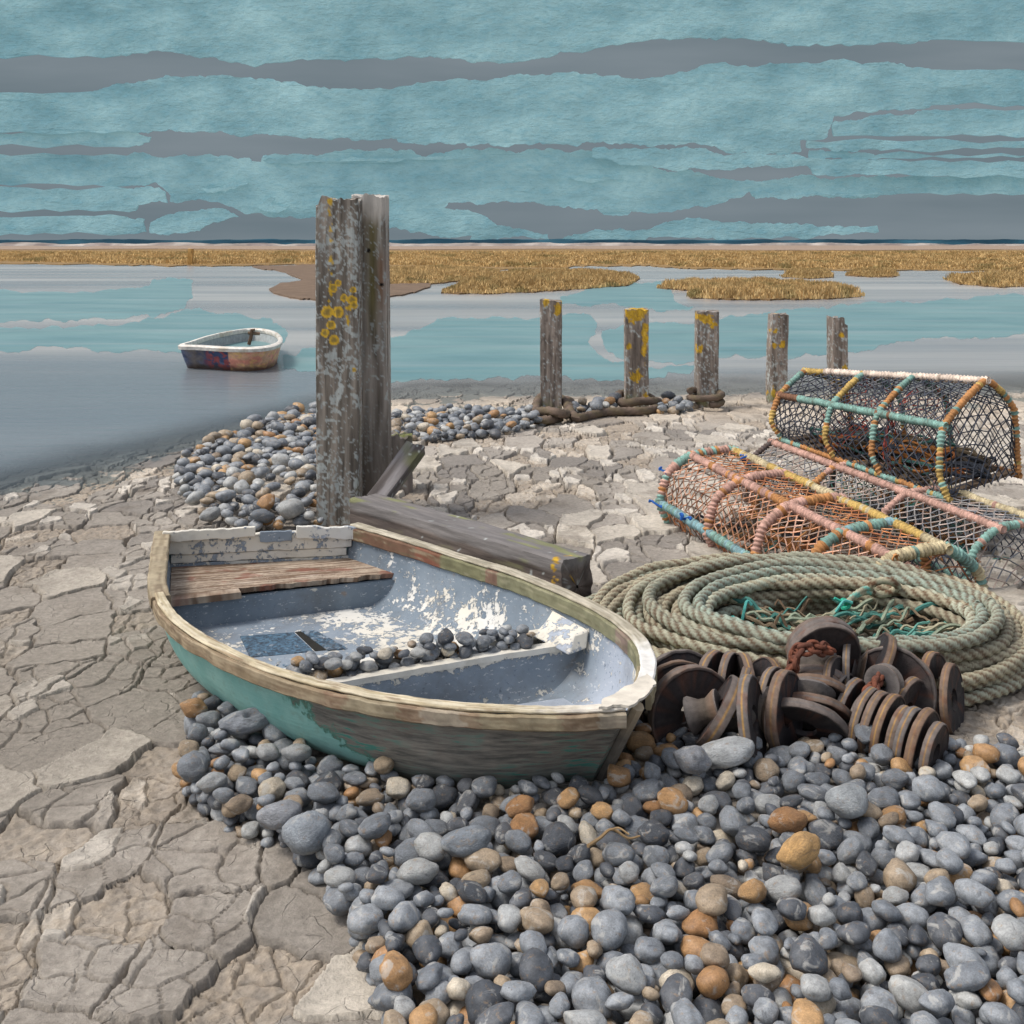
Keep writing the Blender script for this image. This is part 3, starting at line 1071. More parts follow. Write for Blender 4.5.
def paint_tall(p):
    c = wood_base(p, 3.0, lin(100, 93, 85), lin(150, 141, 131))
    up = p[:, 2]
    c = mixc(c, lin(112, 104, 80), 0.5 * sstep(0.3, 0.8, fbm(p[:, 0] * 7, p[:, 1] * 7, up * 0.8 + 4, 3)))
    c = lichen(p, c, 5.0, 0.34, 13)
    c = lichen(p, c, 9.0, 0.30, 34)
    stripe = np.exp(-((p[:, 0] + 0.05) / 0.03) ** 2) * sstep(1.4, 1.7, up)
    g = fbm(p[:, 0] * 30, p[:, 1] * 30, up * 22, 3)
    c = mixc(c, YEL_L, 0.85 * sstep(0.62, 0.74, 0.5 * g + 0.62 * stripe))
    g = fbm(p[:, 0] * 20, p[:, 1] * 20, up * 14 + 5, 3)
    st2 = np.exp(-((p[:, 0] - 0.085) / 0.045) ** 2) * np.exp(-((up - 1.58) / 0.14) ** 2)
    c = mixc(c, YEL_L, 0.9 * sstep(0.55, 0.68, 0.5 * g + 0.6 * st2))
    for (cx, cy, r) in CIRC:
        x, _, zz = PD(cx, cy, DT)
        q = np.hypot(p[:, 0] - (x - TX), up - zz) / (r * DT / F_PX)
        q = q + 0.16 * fbm(p[:, 0] * 45, up * 45, 3.0, 2)
        on = (1 - sstep(0.9, 1.0, q)) * (p[:, 1] < -0.1)
        ring = sstep(0.35, 0.75, q + 0.25 * fbm(p[:, 0] * 60, up * 60, 8.0, 2))
        c = mixc(c, mixc(lin(146, 124, 64), lin(214, 172, 52), ring), on * 0.95)
    c = mixc(c, GREEN_L, 0.6 * sstep(0.13, 0.16, p[:, 0]) * sstep(0.1, 0.6, fbm(up * 2, p[:, 1] * 6, 1.0, 2)) * sstep(1.0, 0.2, up))
    return c


mb = timber("tall_post", 0.315, 0.24, 2.40, paint_tall, 2.0, top=0.05, wear=0.006, step=0.008,
            lean=(0.0, 0), notch=lambda x: -0.05 * np.exp(-((x + 0.15) / 0.03) ** 2) + 0.02 * np.exp(-((x + 0.06) / 0.03) ** 2))
place_timber(mb, "tall_post", (TX, DT + 0.12, 0), 0, "tall front timber post with yellow lichen rings and white spots", "post")


def paint_back(p):
    c = wood_base(p, 13.0, lin(108, 100, 92), lin(164, 156, 148))
    up = p[:, 2]
    strk = fbm(p[:, 0] * 34, p[:, 1] * 30, up * 0.6 + 2, 3)
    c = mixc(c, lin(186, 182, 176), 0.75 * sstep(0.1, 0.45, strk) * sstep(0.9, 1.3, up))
    c = mixc(c, lin(106, 98, 56), 0.8 * np.exp(-((p[:, 0] - 0.0 + 0.02 * strk) / 0.05) ** 2) * sstep(1.2, 1.7, up) * sstep(2.42, 2.2, up))
    c = mixc(c, lin(134, 92, 60), 0.6 * np.exp(-((p[:, 0] - 0.07) / 0.03) ** 2) * sstep(1.4, 1.8, up) * sstep(2.1, 1.9, up))
    c = lichen(p, c, 15.0, 0.50, 18)
    c = lichen(p, c, 19.0, 0.44, 36)
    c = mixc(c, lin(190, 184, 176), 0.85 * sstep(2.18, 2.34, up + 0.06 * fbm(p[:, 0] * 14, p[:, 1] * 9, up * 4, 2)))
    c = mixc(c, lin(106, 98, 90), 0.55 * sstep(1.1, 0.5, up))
    for (x, zz) in ((-0.025, 2.02), (0.075, 1.76)):
        q = np.hypot(p[:, 0] - x, up - zz)
        c = mixc(c, lin(24, 20, 18), (1 - sstep(0.012, 0.02, q)) * (p[:, 1] < 0))
    return c


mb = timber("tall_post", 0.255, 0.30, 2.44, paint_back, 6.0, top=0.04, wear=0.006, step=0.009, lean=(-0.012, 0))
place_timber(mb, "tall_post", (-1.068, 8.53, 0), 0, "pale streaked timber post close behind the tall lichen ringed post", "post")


def paint_dark(seed, moss=0.3, dark=(90, 84, 78), light=(132, 124, 118)):
    def f(p):
        c = wood_base(p, seed, lin(*dark), lin(*light))
        c = lichen(p, c, seed, 0.62, 26)
        c = mixc(c, GREEN_L, moss * sstep(0.15, 0.6, fbm(p[:, 0] * 5, p[:, 1] * 5 + seed, p[:, 2] * 3, 3)))
        return c
    return f


mb = timber("stump", 0.20, 0.22, 0.46, paint_dark(8.0, 0.7), 8.0, top=0.05, wear=0.015)
place_timber(mb, "stump", (-0.95, 9.25, 0), 0.2, "short mossy timber stump behind the two tall posts", "stump")


# lying timbers: built upright along z, then laid down
def lay(mb, name, a, b, roll, label, cat, group=None):
    """lay an upright timber so its z runs from a to b"""
    o = mb.build(name, M_wood, angle=50)
    d = Vector(b) - Vector(a)
    zx = d.normalized()
    side = zx.cross(Vector((0, 0, 1))).normalized()
    upv = side.cross(zx)
    m = Matrix((side, -upv, zx)).transposed().to_4x4() if False else Matrix((side, upv * -1.0, zx)).transposed().to_4x4()
    o.matrix_world = Matrix.Translation(a) @ m @ Matrix.Rotation(roll, 4, "Z")
    return tag(o, label, cat, group)


def paint_beam(p):
    # local -y ends up on top: light from above painted as a paler face; local x sides
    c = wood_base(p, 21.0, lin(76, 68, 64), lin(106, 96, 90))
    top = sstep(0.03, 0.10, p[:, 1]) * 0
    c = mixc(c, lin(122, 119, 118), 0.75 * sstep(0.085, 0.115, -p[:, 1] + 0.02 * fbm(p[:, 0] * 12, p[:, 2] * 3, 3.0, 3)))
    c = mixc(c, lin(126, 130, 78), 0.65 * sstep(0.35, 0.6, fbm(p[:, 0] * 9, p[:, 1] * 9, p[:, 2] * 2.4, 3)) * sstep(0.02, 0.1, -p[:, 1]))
    c = lichen(p, c, 33.0, 0.74, 16, lambda q: -0.35 + 0.8 * np.exp(-((q[:, 2] - 2.02) / 0.06) ** 2) * (np.abs(q[:, 0]) < 0.2), 12, 0.78)
    return c


PA, PB = np.array([-1.05, 7.82, 0.118]), np.array([0.37, 6.30, 0.118])
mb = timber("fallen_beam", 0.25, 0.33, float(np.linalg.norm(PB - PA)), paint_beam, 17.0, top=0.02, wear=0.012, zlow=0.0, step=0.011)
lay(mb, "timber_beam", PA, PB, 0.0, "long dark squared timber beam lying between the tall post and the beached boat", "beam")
mb = timber("brace", 0.15, 0.09, 0.58, paint_dark(41.0, 0.35, (78, 72, 70), (128, 124, 124)), 19.0, top=0.02, wear=0.010, zlow=0.0)
lay(mb, "timber_brace", (-0.98, 7.88, 0.225), (-0.775, 8.22, 0.47), 0.25, "short sloping timber brace leaning against the foot of the pale streaked post", "brace")


# --- five small posts
def small_paint(seed, yellow, ythr, white=0.55):
    def f(p):
        c = wood_base(p, seed, lin(106, 96, 88), lin(154, 142, 132))
        c = lichen(p, c, seed + 2.0, 0.40, 26)
        c = mixc(c, lin(70, 62, 58), 0.5 * sstep(0.2, 0.6, fbm(p[:, 0] * 22 + seed, p[:, 1] * 22, p[:, 2] * 12, 3)))
        c = lichen(p, c, seed, white - 0.1, 15, yellow, 7, ythr)
        c = mixc(c, GREEN_L, 0.5 * sstep(0.25, 0.02, p[:, 2]) * sstep(-0.2, 0.4, fbm(p[:, 0] * 9, p[:, 1] * 9, p[:, 2] * 6, 2)))
        return c
    return f


def blobs(lst):
    def f(q):
        s = np.full(len(q), -0.75)
        for (x, zz, rx, rz) in lst:
            s = np.maximum(s, -0.75 + 1.75 * np.exp(-(((q[:, 0] - x) / rx) ** 2 + ((q[:, 2] - zz) / rz) ** 2)))
        return s
    return f


SP = [  # px left, right, top, base px, lean, yellow blobs
    (541, 562, 299, 413, (0.0, 0), blobs([(-0.06, 1.36, 0.05, 0.05), (0.09, 1.28, 0.06, 0.14)]), 0.42, "brown weathered post with pale lichen streaks, a rope coiled round its foot"),
    (625.5, 649, 308, 406, (0.0, 0), blobs([(0.0, 1.18, 0.2, 0.16), (0.10, 0.85, 0.06, 0.35), (-0.11, 0.77, 0.05, 0.07), (-0.02, 0.38, 0.1, 0.1), (0.09, 0.12, 0.08, 0.14)]), 0.36,
     "post covered most in yellow lichen, with the rope passing its foot"),
    (697.5, 719, 310, 406, (-0.0, 0), blobs([(-0.02, 1.12, 0.13, 0.10), (0.08, 1.03, 0.06, 0.06), (-0.10, 0.72, 0.05, 0.08)]), 0.4,
     "grey post with yellow lichen cap and a rope collar at its foot"),
    (771, 788, 313, 402, (0.03, 0), blobs([(0.0, 1.1, 0.05, 0.05), (-0.04, 0.92, 0.05, 0.05), (0.05, 0.75, 0.05, 0.1), (-0.05, 0.73, 0.05, 0.05), (-0.06, 0.1, 0.05, 0.08)]), 0.42,
     "slim leaning post with yellow spots beside the top lobster pot"),
    (832, 848, 316, 404, (0.0, 0), blobs([(0.02, 0.9, 0.04, 0.04), (0.05, 0.45, 0.05, 0.06)]), 0.45, "darkest post with a stepped top rising behind the top lobster pot"),
]
for i, (l, r_, tp, bs, lean, yel, yt, lab) in enumerate(SP):
    zb = -0.02
    D = F_PX * (HCAM - zb) / (bs - HOR)
    w = (r_ - l) * D / F_PX
    h = HCAM - (tp - HOR) * D / F_PX
    X = ((l + r_) / 2 - 512) * D / F_PX - lean[0] * h * 0.5
    nt = (lambda x, w=w: np.where(x > w * 0.28, -0.11, 0.0)) if i == 4 else None
    mb = timber("small_post", w, 0.24, h, small_paint(50.0 + 7 * i, yel, yt), 60.0 + i, top=0.02, wear=0.014, step=0.012, lean=lean, notch=nt, tilt_top=-0.1 if i == 0 else 0.02)
    place_timber(mb, "wooden_post", (X, D + 0.12, zb), 0.03 * (i - 2), lab, "post", "small posts along the waterline")

# the tiny post on the far marsh
D = F_PX * HCAM / (264.5 - HOR)
mb = timber("far_post", 0.42, 0.35, 1.35, lambda p: wood_base(p, 4.0, lin(168, 130, 74), lin(206, 166, 104)), 4.0, step=0.1, lean=(0.06, 0))
place_timber(mb, "wooden_post", ((190 - 512) * D / F_PX, D, 0.0), 0, "tiny golden brown post standing on the far marsh at left", "post")


# ================================================================== ROPE ON THE GROYNE
M_rope = attr_mat("rope_fibre", 0.9, 90, 0.75, 1.25, 0.5, 0.004)


def rope_mb(paths, r, cols, lobes=3, pitch=None, nseg=9, amp=0.16, ds=None, mb=None):
    mb = mb or MB()
    pitch = pitch or r * 7
    for p in paths:
        q = arclen(p, ds or pitch / 7)
        mb.tube(q, r, nseg, lobes=lobes, pitch=pitch, amp=amp, cols=cols)
    return mb


brown_rope = [lin(112, 96, 84), lin(92, 80, 70), lin(104, 92, 74)]


def gpt(px, py, dz=0.0):
    p = P(px, py, 0.0)
    return (p[0], p[1], float(gbase(p[0], p[1])) + dz)


rp = [gpt(560, 419, 0.05), gpt(545, 423, 0.06), gpt(533, 421, 0.05), gpt(533, 415, 0.06), (0.36, 13.85, 0.06), (0.72, 13.80, 0.08), gpt(567, 416, 0.08), gpt(563, 422, 0.13),
      gpt(548, 421, 0.15), gpt(536, 418, 0.13), (0.37, 13.75, 0.14), (0.62, 13.86, 0.10), gpt(572, 417, 0.08), gpt(576, 420, 0.06),
      gpt(590, 416, 0.05), gpt(606, 413, 0.06), gpt(622, 412.5, 0.06), gpt(640, 412, 0.06), gpt(653, 410, 0.06), gpt(657, 404, 0.06), (1.72, 14.3, 0.08), (1.40, 14.3, 0.1), gpt(622, 408, 0.12), gpt(640, 409, 0.15), gpt(655, 407, 0.13), gpt(659, 402, 0.06)]
mb = rope_mb([catmull(rp, 400)], 0.052, brown_rope, pitch=0.34, nseg=9)
o = mb.build("mooring_rope", M_rope, loc=gpt(590, 417))
tag(o, "thick brown rope looped round the first two small posts and trailing between them", "rope")
cx, cy, _ = P(708, 407, 0)
rp = [(cx + 0.20 * math.cos(a) * (1 + 0.03 * math.sin(3 * a)), cy + 0.15 + 0.20 * math.sin(a), 0.05 + 0.022 * a / 1.57) for a in np.linspace(-1.5, 9.5, 90)]
mb = rope_mb([rp], 0.042, brown_rope, pitch=0.3)
o = mb.build("rope_collar", M_rope, loc=(cx, cy, 0.03))
tag(o, "brown rope collar wound round the foot of the third small post", "rope")

# ================================================================== THE BEACHED DINGHY
ZR = 0.42
Lp = [(-2.00, 6.26), (-1.864, 5.775), (-1.67, 5.176), (-1.40, 4.714), (-0.985, 4.298), (-0.598, 4.06), (-0.222, 3.93), (0.134, 3.89), (0.402, 3.915)]
Rp = [(-0.919, 6.44), (-0.627, 6.16), (-0.219, 5.74), (-0.04, 5.56), (0.136, 5.357), (0.397, 4.968), (0.53, 4.62), (0.545, 4.34), (0.49, 4.06)]
NS = 97
LC, RC = catmull(Lp, NS), catmull(Rp, NS)
SC = np.linspace(0, 8, NS)


def rimL(s):
    return np.array([np.interp(s, SC, LC[:, 0]), np.interp(s, SC, LC[:, 1])])


def rimR(s):
    return np.array([np.interp(s, SC, RC[:, 0]), np.interp(s, SC, RC[:, 1])])


def z_keel(s):
    return 0.02 + 0.05 * float(sstep(5.5, 8, s))


def wid(zf):
    ct = (1 - np.clip(zf, 0, 1)) ** 2
    return np.sqrt(np.clip(1 - ct * ct, 0, 1)) ** 0.5 * (0.90 + 0.10 * zf)


AXD = np.array([0.63, -0.777])


def hpt(s, lat, z, inset=0.0):
    """a point at station s, lateral -1..1 across the hull's own width at height z"""
    a, b = rimL(s), rimR(s)
    m, h = (a + b) / 2, (b - a) / 2
    L_ = np.linalg.norm(h)
    zk = z_keel(s)
    zf = np.clip((z - zk) / (ZR - zk), 0, 1)
    k = max(0.0, L_ * wid(zf) - inset) / L_
    p = m + h * lat * k
    rake = 0.20 * float(sstep(5.0, 8.0, s)) * (1 - zf)
    p = p - AXD * rake
    return np.array([p[0], p[1], z])


def hull_grid(inset, zoff, nth=44, s0=0.0, s1=8.0):
    ss = np.linspace(s0, s1, NS)
    th = np.linspace(-math.pi / 2, math.pi / 2, nth)
    V = np.zeros((NS, nth, 3))
    for i, s in enumerate(ss):
        a, b = rimL(s), rimR(s)
        m, h = (a + b) / 2, (b - a) / 2
        L_ = np.linalg.norm(h)
        zk = z_keel(s) + zoff
        for j, t_ in enumerate(th):
            zf = 1 - abs(math.cos(t_)) ** 0.5
            lat = math.copysign(abs(math.sin(t_)) ** 0.5, t_) * (0.90 + 0.10 * zf)
            k = max(0.004, L_ - inset) / L_
            p = m + h * lat * k
            p = p - AXD * 0.20 * float(sstep(5.0, 8.0, s)) * (1 - zf)
            V[i, j] = (p[0], p[1], zk + (ZR - 0.004 - zk) * zf)
    return V, ss, th


boat_o = (-0.75, 5.0, 0.0)
dinghy = empty("dinghy", boat_o)
tag(dinghy, "big beached rowing dinghy with peeling teal and grey hull, pebbles heaped on its middle seat", "rowing boat")

# outer skin: worn teal paint over bare grey wood
t = NT("hull_paint")
v = t.coord("Object")
at_ = t.attr()
sep = t.n("ShaderNodeSeparateColor")
t.l(at_, sep.inputs[0])
vs_ = t.coord("Object", (3.0, 3.0, 26), (0.0, 0.42, 0.6))
n1 = t.noise(v, 5.0, 6, 0.62)
n2 = t.noise(vs_, 2.4, 5, 0.65)
n3 = t.noise(v, 26, 5, 0.6)
wood = t.mix(t.maprange(n2, 0.36, 0.64), lin(92, 91, 87), lin(146, 140, 130))
wood = t.mix(t.math("MULTIPLY", t.maprange(n1, 0.5, 0.7), 0.5), wood, lin(124, 110, 100))
k = t.math("ADD", sep.outputs[0], t.math("MULTIPLY", t.math("SUBTRACT", n1, 0.5), 0.55))
k = t.math("ADD", k, t.math("MULTIPLY", t.math("SUBTRACT", n3, 0.5), 0.40))
pm = t.maprange(k, 0.49, 0.515)
teal = t.mix(t.maprange(n1, 0.3, 0.7), lin(112, 166, 160), lin(148, 190, 182))
teal = t.mix(t.maprange(n3, 0.55, 0.75), teal, lin(122, 156, 146))
lowg = t.mix(t.maprange(n3, 0.35, 0.65), lin(104, 128, 124), lin(128, 136, 128))
scr = t.math("MULTIPLY", t.maprange(n2, 0.54, 0.60), t.maprange(t.noise(v, 3.4, 3, 0.6), 0.44, 0.56))
wood = t.mix(scr, wood, lin(76, 132, 120))
wood = t.mix(t.math("MULTIPLY", sep.outputs[1], t.maprange(n1, 0.35, 0.6)), wood, lowg)
pe = t.math("MULTIPLY", t.maprange(k, 0.44, 0.49), t.maprange(k, 0.54, 0.50))
c = t.mix(pm, wood, teal)
c = t.mix(t.math("MULTIPLY", pe, 0.75), c, lin(70, 128, 112))
b1 = t.bump(pm, 0.6, 0.004)
b2 = t.bump(n2, 0.35, 0.01, b1)
M_hull = t.fin(c, 0.62, b2, 0.3)

V, ss, th = hull_grid(0.0, 0.0)
C = np.zeros(V.shape)
zfr = np.clip((V[..., 2] - 0.02) / (ZR - 0.02), 0, 1)
sg = np.broadcast_to(ss[:, None], zfr.shape)
# teal survives towards the stern; a tongue of it runs forward, low along the side
edge_ = 4.25 + 1.7 * np.clip(0.88 - zfr, 0, 0.6)
C[..., 0] = 0.5 + 0.30 * np.clip((edge_ - sg) / 0.8, -1, 1) - 0.35 * sstep(0.30, 0.12, zfr)
C[..., 1] = sstep(0.5, 0.15, zfr) * 0.8
mb = MB()
mb.grid(V, C)
# stem cap
b = mb.n
ring = V[-1]
mid = (ring[0] + ring[-1]) / 2
mb.grid(np.stack([ring, (ring + ring[::-1]) / 2 + (ring - ring[::-1]) * 0.02]), C[-2:])
# transom outer face
mb.grid(np.stack([V[0][:, :], np.stack([V[0][:, 0], V[0][:, 1], np.full(len(th), ZR - 0.01)], -1)]), C[:2])
hull = mb.build("hull", M_hull, dinghy, angle=60)
HULL_END = V[-1].copy()

# inner skin: peeling blue grey and cream paint
t = NT("peeling_lining")
v = t.coord("Object")
sep = t.n("ShaderNodeSeparateColor")
t.l(t.attr(), sep.inputs[0])
vst = t.coord("Object", (1, 1, 0.7))
n1 = t.noise(vst, 7.5, 8, 0.72)
n2 = t.noise(v, 24, 7, 0.7, 0.4)
n3 = t.noise(v, 2.2, 4, 0.55)
n4 = t.noise(v, 60, 5, 0.6)
blue = t.mix(t.maprange(n3, 0.35, 0.65), lin(104, 117, 129), lin(132, 143, 153))
blue = t.mix(sep.outputs[1], blue, lin(164, 172, 184))
blue = t.mix(t.maprange(n4, 0.60, 0.72), blue, lin(104, 118, 134))
k = t.math("ADD", t.math("ADD", sep.outputs[0], t.math("MULTIPLY", t.math("SUBTRACT", n1, 0.5), 1.3)), t.math("MULTIPLY", t.math("SUBTRACT", n2, 0.5), 1.2))
pm = t.maprange(k, 0.50, 0.53)
cream = t.mix(t.maprange(n3, 0.4, 0.6), lin(212, 211, 206), lin(216, 210, 196))
scr_ = t.maprange(t.noise(t.coord("Object", (9, 9, 22), (0.2, 0.3, 0.5)), 3.0, 6, 0.7), 0.60, 0.64)
blue = t.mix(t.math("MULTIPLY", scr_, 0.8), blue, lin(196, 198, 200))
chip = t.maprange(t.noise(v, 34, 5, 0.7), 0.63, 0.66)
blue = t.mix(t.math("MULTIPLY", chip, 0.7), blue, lin(88, 98, 110))
c = t.mix(pm, blue, cream)
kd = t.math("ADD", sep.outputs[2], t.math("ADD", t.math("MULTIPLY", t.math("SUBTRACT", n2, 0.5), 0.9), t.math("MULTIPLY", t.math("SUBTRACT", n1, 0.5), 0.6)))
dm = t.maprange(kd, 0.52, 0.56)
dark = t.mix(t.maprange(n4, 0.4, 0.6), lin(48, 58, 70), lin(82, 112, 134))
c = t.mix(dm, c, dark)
rust = t.math("MULTIPLY", t.maprange(t.noise(v, 8.0, 5, 0.6), 0.66, 0.74), 0.5)
c = t.mix(rust, c, lin(140, 112, 84))
dirt = t.math("MULTIPLY", t.maprange(t.noise(v, 3.1, 7, 0.7), 0.50, 0.72), 0.45)
c = t.mix(dirt, c, lin(92, 86, 78))
M_lining = t.fin(c, 0.6, t.bump(n4, 0.25, 0.004, t.bump(pm, 0.8, 0.004, t.bump(dm, 0.4, -0.003))), 0.3)

V, ss, th = hull_grid(0.028, 0.03)
zfr = np.clip((V[..., 2] - 0.05) / (ZR - 0.05), 0, 1)
sg = np.broadcast_to(ss[:, None], zfr.shape)
C = np.zeros(V.shape)
C[..., 0] = 0.35 + 0.24 * np.exp(-((sg - 2.7) / 1.0) ** 2) * sstep(0.85, 0.25, zfr) - 0.12 * sstep(0.6, 0.9, zfr) * sstep(5, 3, sg)
C[..., 1] = sstep(4.9, 5.6, sg)
C[..., 2] = 0.22
mb = MB()
mb.grid(V, C, flip=True)
mb.grid(np.stack([V[-1], (V[-1] + V[-1][::-1]) / 2]), C[-2:], flip=True)
mb.build("hull_lining", M_lining, dinghy, angle=60)


def strip_on(parent, name, rows, mat, colf, flip=False, angle=30):
    """rows: (nu, nv, 3)"""
    m = MB()
    m.grid(np.asarray(rows), colf(np.asarray(rows)), flip=flip)
    return m.build(name, mat, parent, angle=angle)


# gunwales -------------------------------------------------------------
def rail(side, s0, s1, o0, o1, z0, z1, colf, name, mat=M_plank, n=220, ch=0.006, wob=0.003, parent=dinghy, seed=0):
    C_ = LC if side < 0 else RC
    sv = np.linspace(s0, s1, n)
    path = np.stack([np.interp(sv, SC, C_[:, 0]), np.interp(sv, SC, C_[:, 1])], -1)
    tan = np.gradient(path, axis=0)
    tan /= np.linalg.norm(tan, axis=1)[:, None]
    nrm = np.stack([tan[:, 1], -tan[:, 0]], -1)          # to the right of travel
    if side < 0:
        nrm = nrm                                         # stern->bow on the port rim: outside is to the right in plan
        nrm = np.where((nrm * (path - np.array([-0.75, 5.0]))).sum(1, keepdims=True) < 0, -nrm, nrm)
    else:
        nrm = np.where((nrm * (path - np.array([-0.75, 5.0]))).sum(1, keepdims=True) < 0, -nrm, nrm)
    prof = [(o0, z0 + ch), (o0, z1 - ch), (o0 + ch, z1), (o1 - ch, z1), (o1, z1 - ch), (o1, z0 + ch), (o1 - ch, z0), (o0 + ch, z0)]
    R_ = []
    full = []
    for q in range(len(prof)):
        a_, b_ = np.array(prof[q]), np.array(prof[(q + 1) % len(prof)])
        m_ = 6 if np.linalg.norm(b_ - a_) > 0.012 else 1
        full += [tuple(a_ + (b_ - a_) * i_ / m_) for i_ in range(m_)]
    prof = full
    for q, (oo, zz) in enumerate(prof):
        w1_ = wob * fbm(sv * 4 + seed, oo * 12, 1.0 + seed, 3)
        w2_ = wob * fbm(sv * 4 + seed, zz * 8, 7.0 + seed, 3)
        R_.append(np.concatenate([path + nrm * (oo + w1_)[:, None], (zz + w2_)[:, None]], 1))
    R_ = np.stack(R_, 1)
    m = MB()
    SS = np.repeat(sv[:, None], len(prof), 1)
    m.grid(R_, colf(SS, R_, np.arange(len(prof))[None, :].repeat(n, 0)), closed_v=True, flip=side > 0)
    bb = m.n
    k = len(prof)
    m.f.append(tuple(range(k)) if side > 0 else tuple(range(k))[::-1])
    m.f.append(tuple(bb - k + i for i in range(k))[::-1] if side > 0 else tuple(bb - k + i for i in range(k)))
    return m.build(name, mat, parent, angle=35)


def segcol(cuts, cols, S):
    idx = np.searchsorted(np.array(cuts), S)
    return np.array(cols)[idx]


def col_near(S, V_, q):
    c = mixc(lin(126, 112, 90), lin(164, 150, 126), sstep(-0.5, 0.5, fbm(S * 1.4, q * 1.3, 3.0, 5, 0.65)))
    c = mixc(c, lin(116, 98, 80), 0.75 * sstep(0.1, 0.5, fbm(S * 2.2, q * 1.1, 9.0, 5, 0.65)))
    sg_ = segcol([2.1, 4.75, 5.0, 5.5, 5.75, 6.15, 6.3, 7.15, 7.6], [lin(156, 146, 122), lin(136, 116, 92), lin(128, 82, 66), lin(172, 164, 138), lin(130, 84, 70), lin(196, 186, 176),
                   lin(144, 110, 90), lin(186, 174, 140), lin(140, 104, 82), lin(206, 198, 184)], S + 0.10 * fbm(S * 3, q * 0.4, 6.0, 3))
    c = mixc(c, sg_, 0.24)
    c = mixc(c, lin(78, 60, 48), 0.8 * sstep(0.28, 0.5, fbm(S * 3.0, q * 0.5, 15.0, 4)) * sstep(3.6, 2.6, S) * sstep(1.4, 2.2, S))
    return c


def col_cap(S, V_, q):
    c = mixc(lin(172, 158, 128), lin(204, 194, 170), sstep(-0.5, 0.5, fbm(S * 1.8, q * 1.1, 13.0, 4)))
    c = mixc(c, lin(124, 100, 78), 0.7 * sstep(0.15, 0.45, fbm(S * 2.6, q * 1.2, 29.0, 4)))
    c = mixc(c, lin(216, 210, 200), 0.8 * sstep(6.6, 7.6, S + 0.5 * fbm(S * 5, q * 0.8, 2.0, 3)))
    return c


def col_far(S, V_, q):
    sg_ = segcol([1.35, 1.65, 2.6, 3.0, 5.6, 6.05, 7.1], [lin(110, 84, 68), lin(120, 78, 62), lin(118, 116, 88), lin(122, 96, 82), lin(126, 124, 98), lin(132, 114, 104), lin(122, 120, 94), lin(150, 138, 112)], S)
    c = mixc(sg_, lin(96, 92, 68), 0.5 * sstep(0.0, 0.5, fbm(S * 2.0, q * 1.1, 5.0, 4)))
    c = mixc(c, lin(160, 154, 128), 0.5 * sstep(0.25, 0.5, fbm(S * 2.6, q * 1.1, 25.0, 4)))
    return c


def col_farcap(S, V_, q):
    c = mixc(lin(146, 138, 120), lin(186, 178, 160), sstep(-0.5, 0.5, fbm(S * 1.8, q * 1.1, 43.0, 4)))
    c = mixc(c, lin(222, 220, 216), 0.85 * sstep(5.9, 6.8, S + 0.3 * fbm(S * 5, q * 0.8, 2.0, 3)))
    return c


rail(-1, -0.0, 2.1, -0.055, 0.035, ZR - 0.035, ZR + 0.022, col_near, "gunwale", seed=1, wob=0.004)
rail(-1, 1.95, 8.0, 0.002, 0.028, ZR - 0.050, ZR + 0.006, col_near, "gunwale", seed=2, wob=0.004)
rail(-1, 2.0, 8.0, -0.034, 0.016, ZR + 0.0065, ZR + 0.022, col_cap, "cap_rail", seed=3, wob=0.003)
rail(1, 0.0, 8.0, -0.052, -0.026, ZR - 0.062, ZR + 0.008, col_far, "gunwale", seed=4)
rail(1, 0.0, 8.0, 0.002, 0.026, ZR - 0.055, ZR + 0.004, col_far, "rub_rail", seed=5)
rail(1, 0.0, 8.0, -0.040, 0.024, ZR + 0.0085, ZR + 0.024, col_farcap, "cap_rail", seed=6)
# breasthook, split and white at the stem
m = MB()
a_, b_ = rimL(7.55), rimR(7.55)
c_, d_ = rimR(8.0), rimL(8.0)
e_ = d_ + np.array([0.01, -0.028])
f_ = c_ + np.array([0.028, -0.01])
pts = [a_ * 0.8 + b_ * 0.2, a_ * 0.45 + b_ * 0.55, b_ * 0.97 + a_ * 0.03, f_, e_, a_ + np.array([0.02, -0.02])]
pts = jag(pts, 3, 0.35, 4, cap=0.02)
n_ = len(pts)
m.add([(p[0], p[1], ZR + 0.0245) for p in pts] + [(p[0], p[1], ZR + 0.034) for p in pts],
      [tuple(range(n_))[::-1], tuple(range(n_, 2 * n_))] + [(i, (i + 1) % n_, n_ + (i + 1) % n_, n_ + i) for i in range(n_)], lin(206, 198, 184))
m.build("breasthook", M_plank, dinghy, smooth=False)
m = MB()
q0 = np.array([0.455, 3.985])
for k_, (z_, w_) in enumerate([(ZR + 0.02, 0.055), (ZR - 0.10, 0.05), (0.2, 0.045), (0.06, 0.04)]):
    pass
stem = (HULL_END[:22] + HULL_END[::-1][:22]) / 2 + np.array([0.008, -0.010, 0])
m.tube(stem, 0.026, 8, cols=lambda S, ph: mixc(lin(176, 160, 136), lin(112, 106, 98), np.repeat(sstep(0.05, 0.16, S)[:, None], 8, 1)))
m.build("stem", M_plank, dinghy)

# transom --------------------------------------------------------------
tA, tB = rimL(0.0), rimR(0.0)
tdir = (tB - tA) / np.linalg.norm(tB - tA)
tn = np.array([tdir[1], -tdir[0]])            # towards the bow
TW = np.linalg.norm(tB - tA)


